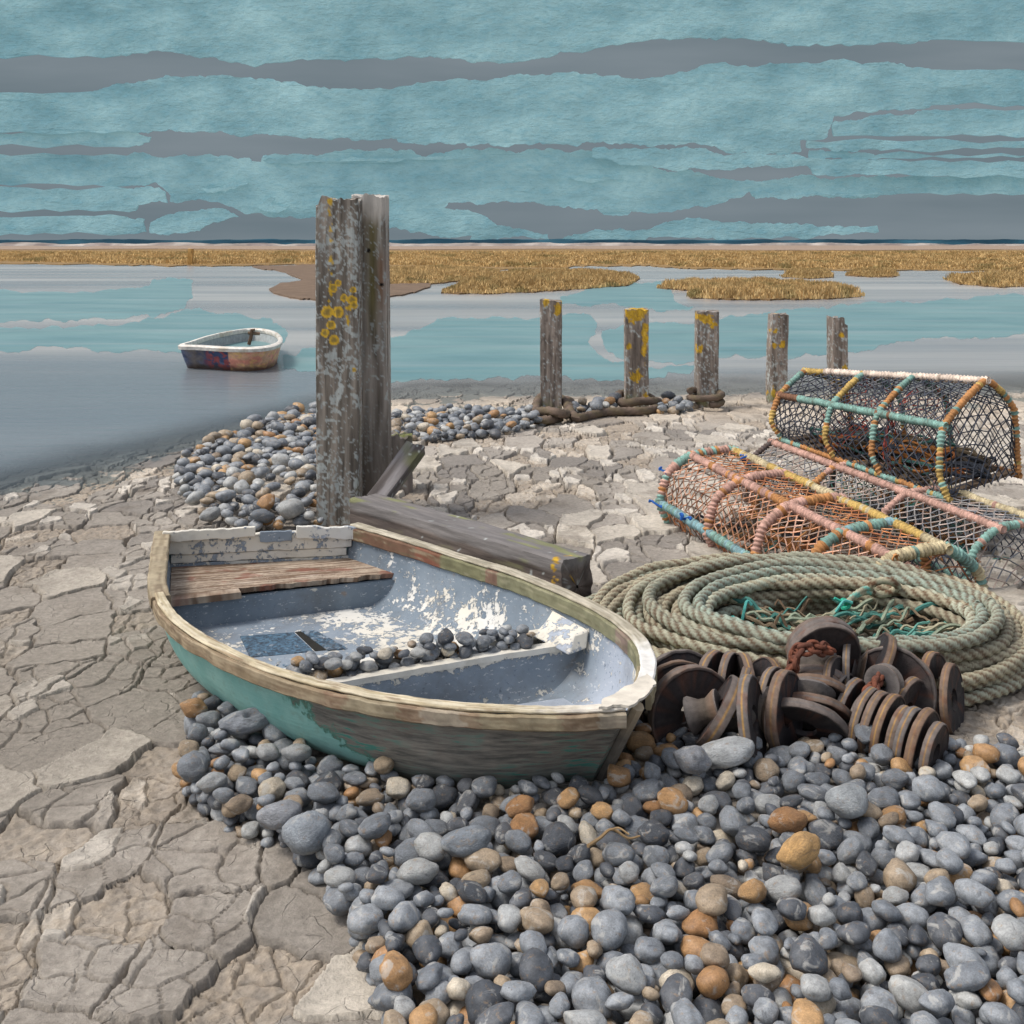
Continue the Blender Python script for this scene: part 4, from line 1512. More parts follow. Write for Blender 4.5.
def plank(name, u0, u1, z0, z1, o0, o1, colf, parent=dinghy, dz=0.0, mat=M_plank, seed=0, rag=0.006, zsag=0.0):
    n = 60
    u = np.linspace(u0, u1, n)
    m = MB()
    pr = []
    for (oo, zz, top) in ((o0, z0, 0), (o1, z0, 0), (o1, z1, 1), (o0, z1, 1)):
        off = oo + 0.002 * fbm(u * 8, 3.0 * top, seed, 3)
        zq = zz + dz * (u - u0) / (u1 - u0) + (rag * fbm(u * 9, top * 2.0, seed + 2.0, 4)) + zsag * np.sin((u - u0) / (u1 - u0) * math.pi)
        xy = tA + tdir * u[:, None] + tn * off[:, None]
        pr.append(np.concatenate([xy, zq[:, None]], 1))
    V_ = np.stack(pr, 1)
    m.grid(V_, colf(V_), closed_v=True)
    b_ = m.n
    m.f += [(0, 1, 2, 3), (b_ - 1, b_ - 2, b_ - 3, b_ - 4)]
    return bevel(m.build(name, mat, parent, angle=30), 0.003, 1)


def flat3(r, g, b_):
    def f(V_):
        o_ = np.zeros(V_.shape)
        o_[:] = (r, g, b_)
        return o_
    return f


# lining paint channels: white bias, lavender bias, dark bias
plank("transom", 0.0, TW, 0.03, 0.262, 0.0, 0.030, flat3(0.5, 0.3, 0.2), mat=M_lining, seed=1)
plank("transom_board", 0.06, TW - 0.05, 0.265, 0.312, 0.002, 0.034, flat3(0.62, 0.3, 0.2), mat=M_lining, seed=2)
plank("transom_board", 0.03, TW - 0.02, 0.315, 0.415, 0.002, 0.043, flat3(0.60, 0.3, 0.2), mat=M_lining, seed=3)
plank("transom_board", 0.02, 0.53, 0.395, 0.452, 0.0455, 0.072, flat3(0.72, 0.6, 0.2), mat=M_lining, seed=4, dz=0.012, rag=0.010)
plank("transom_plate", 0.555, 0.735, 0.370, 0.430, 0.0455, 0.060, flat3(0.05, 0.15, 0.35), mat=M_lining, seed=5)
plank("transom_board", 0.76, TW + 0.03, 0.385, 0.455, 0.0455, 0.072, flat3(0.66, 0.8, 0.28), mat=M_lining, seed=6, dz=-0.02, rag=0.010)


def face_rows(fun, nlat, zs):
    """grid of points: rows along z, columns across"""
    lat = np.linspace(-1, 1, nlat)
    return np.array([[fun(l_, zz) for l_ in lat] for zz in zs])


def skew(sL, sR, inset=0.033, lim=1.0):
    def f(l_, zz):
        s = sL + (sR - sL) * (l_ + 1) / 2
        return hpt(s, l_ * lim, zz, inset)
    return f


def slab(name, fA, fB, z0, z1, colf, mat, nlat=40, nb=8, parent=dinghy, rag=0.0, seed=0, bv=0.003):
    """a board between two skewed cross lines fA (aft) and fB (fore), from z0 to z1"""
    lat = np.linspace(-1, 1, nlat)
    A0 = np.array([fA(l_, z0) for l_ in lat]); A1 = np.array([fA(l_, z1) for l_ in lat])
    B0 = np.array([fB(l_, z0) for l_ in lat]); B1 = np.array([fB(l_, z1) for l_ in lat])
    if rag:
        dirn = (B1 - A1) / (np.linalg.norm(B1 - A1, axis=1)[:, None] + 1e-9)
        w_ = (rag * fbm(lat * 7, seed, 1.0, 5))[:, None]
        B0 = B0 + dirn * w_
        B1 = B1 + dirn * w_
    loop = [A0 + (B0 - A0) * k for k in np.linspace(0, 1, nb)] + [B0 + (B1 - B0) * k for k in np.linspace(0, 1, 4)[1:]] + \
           [B1 + (A1 - B1) * k for k in np.linspace(0, 1, nb)[1:]] + [A1 + (A0 - A1) * k for k in np.linspace(0, 1, 4)[1:-1]]
    V_ = np.stack(loop, 1)
    m = MB()
    m.grid(V_, colf(V_), closed_v=True)
    k = V_.shape[1]
    b_ = m.n
    m.f += [tuple(range(k)), tuple(b_ - k + i for i in range(k))[::-1]]
    o_ = m.build(name, mat, parent, angle=30)
    return o_


def brownwood(V_):
    p = V_ @ np.array([[0.93, -0.36, 0], [0.36, 0.93, 0], [0, 0, 1]]).T
    g = fbm(V_[..., 0] * 1.6 + 0.4 * V_[..., 1], (V_[..., 1] - 0.28 * V_[..., 0]) * 42, 3.0, 5, 0.7) * 1.3
    c = mixc(lin(112, 92, 76), lin(168, 152, 134), sstep(-0.5, 0.6, g))
    c = mixc(c, lin(196, 182, 166), 0.6 * sstep(0.25, 0.6, fbm(V_[..., 0] * 3.0, (V_[..., 1] - 0.28 * V_[..., 0]) * 36, 11.0, 4)))
    c = mixc(c, lin(116, 62, 50), 0.6 * sstep(0.35, 0.6, fbm(V_[..., 0] * 5.0, V_[..., 1] * 9, 17.0, 4)))
    return c


ZS, ZF = 0.25, 0.088
slab("stern_seat", skew(0.10, 0.10), skew(1.12, 1.08), ZS - 0.025, ZS, brownwood, M_plank, nlat=160, nb=60, rag=0.02, seed=3)
# the short broken strip in front of it on the near side
m = MB()
fA, fB = skew(1.14, 1.10), skew(1.28, 1.16)
lat = np.linspace(-1, -0.42, 24)
loop = [np.array([fA(l_, ZS - 0.03) for l_ in lat]), np.array([fB(l_, ZS - 0.03) for l_ in lat]), np.array([fB(l_, ZS + 0.004) for l_ in lat]), np.array([fA(l_, ZS + 0.004) for l_ in lat])]
V_ = np.stack(loop, 1)
m.grid(V_, brownwood(V_), closed_v=True)
m.f += [(0, 1, 2, 3), (m.n - 1, m.n - 2, m.n - 3, m.n - 4)]
m.build("seat_batten", M_plank, dinghy, angle=30)
# bulkhead under the seat
g = skew(1.22, 1.14)
rows = face_rows(g, 50, np.linspace(ZF - 0.03, ZS - 0.028, 10))
cb = np.zeros(rows.shape)
cb[..., 0] = 0.14 + 0.30 * sstep(0.19, 0.222, rows[..., 2]) + 0.16 * sstep(0.12, 0.09, rows[..., 2])
cb[..., 2] = 0.15
m = MB()
m.grid(rows, cb)
m.grid(rows[::-1] + np.array([-0.012, 0.02, 0]), cb)
m.build("bulkhead", M_lining, dinghy, angle=30)


# floorboards
def floor_rows(s0L, s0R, s1L, s1R, z, n1_=40, n2_=50, l0=-1.0, l1=1.0):
    out_ = []
    for a in np.linspace(0, 1, n1_):
        f = skew(s0L + (s1L - s0L) * a, s0R + (s1R - s0R) * a, 0.035)
        out_.append([f(l_, z) for l_ in np.linspace(l0, l1, n2_)])
    return np.array(out_)


rows = floor_rows(1.2, 1.12, 3.25, 4.35, ZF)
cf = np.zeros(rows.shape)
latg = np.linspace(-1, 1, 50)[None, :].repeat(40, 0)
ag = np.linspace(0, 1, 40)[:, None].repeat(50, 1)
cf[..., 0] = 0.36 + 0.18 * sstep(-0.1, 0.5, latg)
cf[..., 1] = 0.2
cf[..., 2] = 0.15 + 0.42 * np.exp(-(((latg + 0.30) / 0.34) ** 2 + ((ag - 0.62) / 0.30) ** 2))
m = MB()
m.grid(rows, cf)
m.build("floorboard", M_lining, dinghy, angle=None)
rows = floor_rows(4.0, 5.0, 7.4, 7.4, ZF, 24, 30)
cf = np.zeros(rows.shape)
cf[..., 0] = 0.22
cf[..., 1] = 0.8
cf[..., 2] = 0.18
m = MB()
m.grid(rows, cf)
m.build("floorboard", M_lining, dinghy, angle=None)
# bilge hatch and a dark plate painting the shade in its slot
M_slot_shade = attr_mat("slot_shade", 0.6, 18, 0.6, 1.4, 0.4, 0.004)


def quad_plate(px4, z, th_, name, mat, c, parent, seed=0):
    w = [P(x_, y_, z) for (x_, y_) in px4]
    m_ = MB()
    m_.box([(p[0], p[1], z - th_) for p in w] + [(p[0], p[1], z) for p in w], c)
    return bevel(m_.build(name, mat, parent, smooth=False), 0.002, 1)


quad_plate([(250, 657), (314, 651), (294, 632), (240, 636)], ZF + 0.004, 0.01, "bilge_hatch", M_lining, (0.05, 0.1, 0.66), dinghy)
quad_plate([(328, 650), (348, 648), (316, 630), (302, 631)], ZF + 0.006, 0.01, "bilge_hatch", M_lining, (0.25, 0.1, 0.58), dinghy)
quad_plate([(315, 651), (327, 650), (301, 631), (295, 632)], ZF + 0.002, 0.006, "hatch_slot_shade", M_slot_shade, lin(34, 32, 26), dinghy)

# middle seat: a trough between two white edge boards
ZT = 0.27
tb0, tb1 = (3.28, 4.33), (3.40, 4.45)
tf0, tf1 = (3.66, 4.70), (3.78, 4.82)


def whiteb(V_):
    o_ = np.zeros(V_.shape)
    o_[..., 0] = 0.80
    o_[..., 1] = 0.3
    o_[..., 2] = 0.12
    return o_


slab("seat_edge", skew(*tb0), skew(*tb1), ZT - 0.025, ZT, whiteb, M_lining, rag=0.006, seed=5)
slab("seat_edge", skew(*tf0), skew(*tf1), ZT - 0.025, ZT, whiteb, M_lining, rag=0.006, seed=6)
g = skew(tf1[0] - 0.01, tf1[1] - 0.01)
rows = face_rows(g, 60, np.linspace(ZF - 0.03, ZT - 0.026, 12))
cb = np.zeros(rows.shape)
cb[..., 0] = 0.26 + 0.34 * sstep(0.20, 0.25, rows[..., 2]) + 0.12 * sstep(0.12, 0.09, rows[..., 2])
cb[..., 2] = 0.16
m = MB()
m.grid(rows, cb)
m.build("seat_riser", M_lining, dinghy, angle=30)
g = skew(tb0[0] + 0.02, tb0[1] + 0.02)
rows = face_rows(g, 60, np.linspace(ZF - 0.03, ZT - 0.026, 6))
m = MB()
cb = np.zeros(rows.shape); cb[..., 0] = 0.55; cb[..., 2] = 0.2
m.grid(rows, cb, flip=True)
m.build("seat_riser", M_lining, dinghy, angle=30)
rows = floor_rows(tb0[0] + 0.03, tb0[1] + 0.03, tf1[0] - 0.03, tf1[1] - 0.03, 0.200, 12, 40)
cb = np.zeros(rows.shape); cb[..., 0] = 0.35; cb[..., 2] = 0.35
m = MB(); m.grid(rows, cb)
m.build("seat_bed", M_lining, dinghy, angle=None)
# knee at the far end of the middle seat
m = MB()
k0, k1 = 4.35, 4.95
bot = [hpt(k0, 0.99, 0.262, 0.03), hpt(k1, 0.99, 0.262, 0.03), hpt(k1, 0.99, 0.262, 0.15), hpt(k0, 0.99, 0.262, 0.15)]
top_ = [hpt(k0, 0.99, 0.355, 0.03), hpt(k1, 0.99, 0.345, 0.03), hpt(k1 - 0.1, 0.99, 0.325, 0.10), hpt(k0 + 0.1, 0.99, 0.335, 0.10)]
m.box(bot[::-1] + top_[::-1], (0.55, 0.9, 0.15))
bevel(m.build("seat_knee", M_lining, dinghy, angle=30), 0.01, 2)
for i, s_ in enumerate((2.3, 5.9)):
    pass

# ================================================================== LITTLE BOAT AFLOAT
ZB = 0.30
rimpx = [(180, 347), (190, 343.5), (205, 338.5), (226, 333.5), (250, 330), (266, 331), (277, 334.5), (281.5, 340), (279, 345), (268, 348.5), (250, 350.0), (225, 349.5), (200, 348)]
rim = np.array([P(x_, y_, ZB) for x_, y_ in rimpx])
loopc = catmull(np.concatenate([rim[-3:], rim, rim[:3]]), 400)
i0 = np.argmin(np.linalg.norm(loopc[:200] - rim[0], axis=1)); i1 = 200 + np.argmin(np.linalg.norm(loopc[200:] - rim[0], axis=1))
rimc = arclen(loopc[i0:i1 + 1], 0.025)[:-1]
cen = rimc.mean(0)
small = empty("small_boat", (float(cen[0]), float(cen[1]), ZW))
tag(small, "small red and blue rowing boat with white rim afloat at left", "rowing boat")
M_sboat = attr_mat("scuffed_boat_paint", 0.55, 12, 0.7, 1.3, 0.3, 0.01)


def ring_at(k, z):
    r_ = cen + (rimc - cen) * k
    r_[:, 2] = z
    return r_


def paint_small(V_):
    xr_ = V_[..., 0] + 0.3 * 0
    u = (V_[..., 0] * F_PX / V_[..., 1] + 512)
    n_ = fbm(V_[..., 0] * 3.2, V_[..., 1] * 2, V_[..., 2] * 7, 4)
    n2_ = fbm(V_[..., 0] * 9, V_[..., 1] * 6, V_[..., 2] * 12, 4)
    xx = V_[..., 0] - cen[0]
    c = mixc(lin(62, 76, 108), lin(92, 104, 132), sstep(-0.05, 0.08, n_))
    c = mixc(c, lin(122, 112, 104), 0.9 * np.exp(-((xx + 0.42 + 0.1 * n2_) / 0.13) ** 2))
    c = mixc(c, lin(158, 76, 70), 0.8 * sstep(0.12, 0.2, n2_ + 0.25 - 1.2 * V_[..., 2]) * sstep(-0.35, -0.1, xx))
    orange = mixc(lin(218, 172, 140), lin(218, 146, 126), sstep(-0.3, 0.3, n_))
    orange = mixc(orange, lin(226, 186, 120), 0.7 * sstep(0.1, 0.4, n2_))
    c = mixc(c, orange, (xx > 0.22 + 0.01 * n2_))
    c = mixc(c, lin(70, 56, 46), 0.85 * sstep(0.06, -0.06, V_[..., 2] + 0.04 * n2_))
    return c


zz_ = np.linspace(0, 6, 40)
V_ = np.stack([ring_at(k, z) for k, z in zip(np.interp(zz_, range(7), [0.55, 0.80, 0.88, 0.92, 0.96, 0.985, 0.995]), np.interp(zz_, range(7), [-0.25, -0.20, -0.08, 0.03, 0.15, 0.24, ZB]))])
m = MB()
m.grid(V_, paint_small(V_), closed_v=True)
m.build("hull", M_sboat, small, angle=60)
V_ = np.stack([ring_at(k, z) for k, z in ((0.98, ZB), (0.93, ZB - 0.06), (0.90, 0.05), (0.8, 0.0))])
m = MB()
m.grid(V_, np.broadcast_to(lin(150, 156, 156), V_.shape), closed_v=True, flip=True)
m.build("hull_lining", M_sboat, small, angle=60)
prof = [(1.02, ZB - 0.035), (1.03, ZB + 0.02), (1.0, ZB + 0.04), (0.93, ZB + 0.04), (0.915, ZB + 0.015), (0.93, ZB - 0.04)]
V_ = np.stack([ring_at(k, z) for k, z in prof], 0)
m = MB()
cw = np.zeros(V_.shape); cw[:] = lin(214, 208, 198)
cw = mixc(cw, lin(170, 150, 120), 0.5 * sstep(0.2, 0.5, fbm(V_[..., 0] * 4, V_[..., 1] * 2, V_[..., 2] * 5, 3)))
m.grid(V_, cw, closed_u=True, closed_v=True)
m.build("gunwale", M_sboat, small, angle=50)
m = MB()
r_ = ring_at(0.91, 0.10)
m.add(np.concatenate([r_, [[cen[0], cen[1], 0.10]]]), [(i, (i + 1) % len(r_), len(r_)) for i in range(len(r_))], lin(96, 144, 152))
m.build("bilge_water", M_teal, small, angle=None)
# the rusty fitting on the far gunwale
p_ = np.array(P(252, 333, ZB + 0.04)) 
m = MB()
m.tube([p_ + (-0.06, 0, -0.22), p_ + (-0.02, 0, -0.08), p_ + (0, 0, 0.06), p_ + (0.05, 0, 0.05)], 0.035, 6, lin(96, 74, 58))
m.tube([p_ + (-0.08, 0, 0.0), p_ + (0.14, 0.05, -0.02)], 0.03, 6, lin(120, 96, 76))
m.build("rowlock", M_sboat, small)
# ================================================================== LOBSTER POTS
M_wrap = attr_mat("rope_wrap", 0.9, 60, 0.75, 1.25, 0.5, 0.004)
M_net = attr_mat("net_twine", 0.85, 25, 0.75, 1.25, 0.0, 0.002)
M_rubber = attr_mat("worn_rubber", 0.75, 30, 0.65, 1.35, 0.6, 0.005, spec=0.35)
M_chain = attr_mat("rusty_chain", 0.85, 50, 0.6, 1.4, 0.6, 0.003)

PINK, ORANGE, TEALW, CREAM, YELLOW, BLUEW, RUSTW = lin(190, 152, 138), lin(184, 132, 84), lin(128, 164, 154), lin(194, 180, 146), lin(192, 162, 96), lin(132, 168, 174), lin(128, 94, 74)


def wrap_cols(palette, seed, run=9):
    """colour by turn of the winding: runs of one colour, with odd turns in between"""
    r = np.random.default_rng(seed)
    main = [palette[int(k)] for k in r.integers(0, len(palette), 400)]
    odd = [palette[int(k)] for k in r.integers(0, len(palette), 4000)]
    jit = r.random(4000)

    def f(S, ph, pitch=[0.02]):
        turn = np.floor(S / 0.028).astype(int)
        C = np.array([odd[k % 4000] if jit[k % 4000] < 0.28 else main[(k // run) % 400] for k in turn])
        C = C * (0.8 + 0.4 * jit[(turn * 7) % 4000])[:, None]
        nseg = ph.shape[1]
        C = np.repeat(C[:, None, :], nseg, 1)
        g_ = fbm(S[:, None] * 26, np.cos(ph) * 1.5, seed * 1.3, 3)
        return mixc(C, lin(96, 76, 60), 0.6 * sstep(0.05, 0.55, g_))
    return f


def wrapped(mb, a, b, r, palette, seed, sag=0.0, bow=None, run=9):
    a, b = np.array(a, float), np.array(b, float)
    t_ = np.linspace(0, 1, max(8, int(np.linalg.norm(b - a) / 0.005)))
    p = a + (b - a) * t_[:, None]
    p[:, 2] += sag * np.sin(t_ * math.pi)
    rs = np.random.default_rng(seed)
    wob = 0.006 * fbm(t_ * np.linalg.norm(b - a) * 5, seed, 1.0, 2)
    p[:, 2] += wob
    if bow is not None:
        p += np.asarray(bow) * (np.sin(t_ * math.pi) ** 0.8)[:, None]
    rr = r * (1 + 0.16 * fbm(t_ * np.linalg.norm(b - a) * 9, seed, 5.0, 3))
    mb.tube(p, rr, 8, lobes=1, pitch=0.028, amp=0.20, cols=wrap_cols(palette, seed, run))


def wrapped_path(mb, p, r, palette, seed, run=9):
    p = arclen(p, 0.005)
    S = np.arange(len(p)) * 0.005
    rr = r * (1 + 0.24 * fbm(S * 11, seed, 5.0, 3))
    mb.tube(p, rr, 8, lobes=1, pitch=0.028, amp=0.20, cols=wrap_cols(palette, seed, run))


def net_panel(mb, grid_fn, nu, nv, r, cols, seed, sag=0.02):
    """diamond mesh over a patch; grid_fn(u, v) -> point"""
    rs = np.random.default_rng(seed)
    nodes = {}
    cen_ = np.array(grid_fn(0.5, 0.5))
    for i in range(nu + 1):
        for j in range(nv + 1):
            u, v = i / nu, j / nv
            p = np.array(grid_fn(u, v), float)
            inside = 0 < i < nu and 0 < j < nv
            if inside:
                p = p + rs.normal(0, 0.004, 3)
            p[2] -= sag * math.sin(u * math.pi) * math.sin(v * math.pi)
            nodes[i, j] = p
    done = []
    for i in range(nu):
        for j in range(nv):
            if (i + j) % 2 == 0:
                done.append((nodes[i, j], nodes[i + 1, j + 1]))
            else:
                done.append((nodes[i + 1, j], nodes[i, j + 1]))
    m = len(done)
    A_, B_ = np.array([d_[0] for d_ in done]), np.array([d_[1] for d_ in done])
    d_ = B_ - A_
    L_ = np.linalg.norm(d_, axis=1)[:, None] + 1e-9
    d_ = d_ / L_
    up_ = np.where(np.abs(d_[:, 2:3]) < 0.9, np.array([[0, 0, 1.0]]), np.array([[1.0, 0, 0]]))
    s_ = np.cross(d_, up_); s_ /= np.linalg.norm(s_, axis=1)[:, None]
    w_ = np.cross(d_, s_)
    V_ = np.zeros((m, 2, 3, 3))
    for k in range(3):
        an = k * 2 * math.pi / 3
        o_ = r * (math.cos(an) * s_ + math.sin(an) * w_)
        V_[:, 0, k] = A_ - d_ * r + o_
        V_[:, 1, k] = B_ + d_ * r + o_
    cc_ = np.array(cols)[rs.integers(0, len(cols), m)] * (0.7 + 0.6 * rs.random((m, 1)))
    C_ = np.repeat(cc_[:, None, :], 6, 1)
    b_ = np.arange(m)[:, None] * 6
    f_ = []
    for k in range(3):
        k2 = (k + 1) % 3
        f_.append(np.concatenate([b_ + k, b_ + k2, b_ + 3 + k2, b_ + 3 + k], 1))
    mb.add(V_.reshape(-1, 3), [tuple(q_) for q_ in np.concatenate(f_)], C_.reshape(-1, 3))


def section(pts, n=None):
    """closed outline with rounded hoops"""
    return [np.array(p, float) for p in pts]


def lerp(a, b, t_):
    return np.asarray(a) * (1 - t_) + np.asarray(b) * t_


def pot(label, secL, secR, hoops, bars, palettes, netcols, seed, mesh=0.036, r_bar=0.026, r_hoop=0.023, twine=0.0048, base_i=(0, -1), hoop_pal=None, stuff_cols=None, group=None, netbottom=False):
    """secL/secR: matching open outlines (front bottom ... back bottom) at the pot's two ends
    bars: indices of the outline that carry a wrapped lengthwise bar"""
    o0 = lerp(lerp(secL[0], secL[-1], 0.5), lerp(secR[0], secR[-1], 0.5), 0.5)
    root = empty("lobster_pot", tuple(float(q_) for q_ in o0))
    tag(root, label, "lobster pot", group)

    def pt(k, t_):
        return lerp(secL[k], secR[k], t_)
    n = len(secL)
    for bi, k in enumerate(bars):
        m_ = MB()
        wrapped(m_, pt(k, -0.015), pt(k, 1.015), r_bar * (1.0 if k not in (0, n - 1) else 0.85), palettes[bi % len(palettes)], seed + bi * 3)
        m_.build("frame_bar", M_wrap, root, angle=None)
    for hi, t_ in enumerate(hoops):
        m_ = MB()
        pl_ = np.array([pt(k, t_) for k in range(n)])
        # corners slightly rounded
        cl_ = catmull(pl_, 160) * 0.45 + np.stack([np.interp(np.linspace(0, n - 1, 160), np.arange(n), pl_[:, q_]) for q_ in range(3)], -1) * 0.55
        wrapped_path(m_, cl_, r_hoop, (hoop_pal or palettes)[hi % len(hoop_pal or palettes)], seed + 50 + hi * 5)
        m_.build("hoop", M_wrap, root, angle=None)
    # netting, one skin for the whole pot
    m_ = MB()
    for k in range(n - 1):
        w_ = np.linalg.norm(secL[k + 1] - secL[k])
        for h0, h1 in zip(hoops[:-1], hoops[1:]):
            ln = np.linalg.norm(pt(k, h1) - pt(k, h0))
            nu = max(2, int(round(ln / mesh)) // 2 * 2)
            nv = max(2, int(round(w_ / mesh)) // 2 * 2)
            net_panel(m_, lambda u, v, k=k, h0=h0, h1=h1: lerp(pt(k, h0 + (h1 - h0) * u), pt(k + 1, h0 + (h1 - h0) * u), v), nu, nv, twine, netcols[k % len(netcols)], seed + k * 7 + int(h0 * 31), 0.012)
    for t_ in (hoops[0], hoops[-1]):
        a_, b_ = pt(0, t_), pt(n - 1, t_)
        pl_ = np.array([pt(k, t_) for k in range(n)])

        def endfn(u, v, pl_=pl_, a_=a_, b_=b_):
            top_ = np.array([np.interp(v * (n - 1), np.arange(n), pl_[:, q_]) for q_ in range(3)])
            bot_ = lerp(a_, b_, v)
            return lerp(bot_, top_, u)
        net_panel(m_, endfn, 12, 20, twine, netcols[0], seed + 90 + int(t_ * 10), 0.0)
    m_.build("netting", M_net, root, smooth=False)
    # slatted floor with a dark rubber strip
    m_ = MB()
    rs = np.random.default_rng(seed + 5)
    L_ = np.linalg.norm(secR[0] - secL[0])
    ns_ = max(6, int(L_ / 0.12))
    for i in range(ns_):
        t_ = (i + 0.5) / ns_
        a_, b_ = pt(0, t_), pt(n - 1, t_)
        dx_ = (pt(0, t_ + 0.02) - pt(0, t_)); dx_ = dx_ / np.linalg.norm(dx_) * 0.032
        up_ = np.array([0, 0, 0.018])
        c_ = np.array(lin(88, 74, 60)) * (0.7 + 0.6 * rs.random())
        q4 = [a_ - dx_, a_ + dx_, b_ + dx_, b_ - dx_]
        m_.box([p - up_ * 0.2 for p in q4] + [p + up_ for p in q4], c_)
    m_.build("slat_floor", M_wood, root, smooth=False)
    # inner funnel of net on a small ring, and the loose tangle of line inside
    for ei, (t0_, t1_) in enumerate(((0.32, 0.46), (0.70, 0.58))):
        m_ = MB()
        pl_ = np.array([pt(k, t0_) for k in range(n)])
        ctr = pl_.mean(0)
        ctr2 = np.array([pt(k, t1_) for k in range(n)]).mean(0)

        def fun(u, v, pl_=pl_, ctr=ctr, ctr2=ctr2):
            e_ = np.array([np.interp(v * (n - 1), np.arange(n), pl_[:, q_]) for q_ in range(3)])
            s_ = ctr2 + (e_ - ctr) * 0.30
            return lerp(e_, s_, u)
        net_panel(m_, fun, 8, 24, twine * 0.9, (stuff_cols or [ORANGE, RUSTW]), seed + 70 + ei, 0.0)
        m_.build("inner_funnel", M_net, root, smooth=False)
    m_ = MB()
    for i in range(50):
        c0 = pt(rs.integers(0, n), rs.random())
        p_ = []
        a = rs.random() * 6
        ctr = lerp(pt(0, rs.uniform(0.1, 0.9)), pt(n - 1, rs.uniform(0.1, 0.9)), rs.uniform(0.15, 0.85)) + np.array([0, 0, rs.uniform(0.02, 0.10)])
        for q_ in range(40):
            a += rs.normal(0.25, 0.35)
            p_.append(ctr + np.array([0.14 * math.cos(a) + 0.002 * q_, 0.14 * math.sin(a * 0.9), 0.035 * math.sin(a * 1.7 + i)]))
        pal_ = [lin(60, 52, 44), lin(126, 78, 46), lin(90, 78, 62), lin(70, 110, 104), lin(44, 48, 56), lin(150, 98, 52)]
        m_.tube(catmull(p_, 90), 0.008 + 0.006 * rs.random(), 5, pal_[int(rs.integers(0, 6))])
    m_.build("line_tangle", M_wrap, root)
    return root


A3 = np.array
# front pot: outline front bottom, front shoulder, front top, back top, back shoulder, back bottom
oA = A3([1.15, 8.10, 0.0]); bA = A3([0.941, 0.339, 0]); aA = A3([0.372, -0.928, 0])


def secA(t_, drop, wide=1.0, hs=1.0):
    o_ = oA + aA * t_ + A3([0, 0, drop])
    f = lambda b, z: o_ + bA * b * wide + A3([0, 0, z * hs])
    return [f(0.02, 0.0), f(-0.065, 0.17), f(0.0, 0.385), f(0.19, 0.50), f(0.54, 0.52), f(0.76, 0.36), f(0.78, 0.18), f(0.72, 0.0)]


pinknet = [lin(200, 152, 124), lin(206, 166, 144), lin(180, 128, 96), lin(140, 120, 108)]
darknet = [lin(70, 74, 84), lin(52, 56, 66), lin(92, 92, 96)]
greynet = [lin(150, 146, 142), lin(120, 122, 126), lin(168, 150, 140)]
orangenet = [lin(180, 118, 76), lin(190, 136, 98), lin(158, 102, 72), lin(120, 104, 92)]
potA = pot("low pot with pink and orange wrapped bars, nearest the rope coil", secA(0.0, 0), secA(2.15, -0.18, 1.05), [0.0, 0.30, 0.56, 0.80, 1.0],
    [0, 1, 3, 4, 6, 7], [[ORANGE, RUSTW, ORANGE], [TEALW, BLUEW, TEALW, BLUEW], [PINK, PINK, PINK, ORANGE], [CREAM, CREAM, YELLOW, CREAM], [PINK, ORANGE], [TEALW, RUSTW]],
    [orangenet, pinknet, pinknet, orangenet, darknet, darknet, greynet], 101, mesh=0.036, hoop_pal=[[ORANGE, PINK, TEALW], [PINK, ORANGE, PINK], [PINK, PINK, ORANGE], [TEALW, BLUEW, ORANGE], [TEALW, CREAM]],
    r_hoop=0.033, r_bar=0.029, group="lobster pots")
# blue twine ends knotted to its end hoop
for i, (t_, k_, sp) in enumerate(((0.0, 2, 1), (0.02, 1, 2), (0.06, 4, 3), (0.16, 1, 4))):
    b_ = lerp(secA(0.0, 0)[k_], secA(2.15, -0.18, 1.05)[k_], t_)
    r_ = np.random.default_rng(sp)
    p_ = [b_ + A3([-0.02, -0.03, 0.0])]
    for q_ in range(7):
        p_.append(p_[-1] + r_.normal(0, 0.022, 3))
    m_ = MB()
    m_.tube(catmull(p_, 40), 0.008, 5, lin(40, 92, 168))
    m_.build("blue_twine", M_wrap, potA)
# the pot behind it, half hidden
oB = oA + bA * 0.88 + aA * -0.30


def secB(t_, drop, wide=1.0):
    o_ = oB + aA * t_ + A3([0, 0, drop])
    f = lambda b, z: o_ + bA * b * wide + A3([0, 0, z])
    return [f(0.0, 0.0), f(-0.04, 0.20), f(0.04, 0.38), f(0.22, 0.49), f(0.56, 0.49), f(0.76, 0.34), f(0.80, 0.18), f(0.76, 0.0)]


pot("pale netted pot squeezed between the front pot and the pot on top", secB(0.0, 0.0), secB(2.3, -0.12), [0.0, 0.34, 0.66, 1.0],
    [0, 1, 3, 4, 7], [[RUSTW, ORANGE], [TEALW, RUSTW], [PINK, PINK, PINK, PINK], [PINK, CREAM], [RUSTW]], [greynet, greynet, greynet, greynet, darknet, darknet, darknet], 202, mesh=0.036,
    hoop_pal=[[RUSTW, lin(96, 86, 84)], [PINK, ORANGE], [PINK, PINK], [PINK, TEALW]], stuff_cols=[lin(70, 120, 110), ORANGE], group="lobster pots")
# top pot, resting on the one behind
def secC(px6, ds):
    return [A3(PD(x_, y_, d_)) for (x_, y_), d_ in zip(px6, ds)]


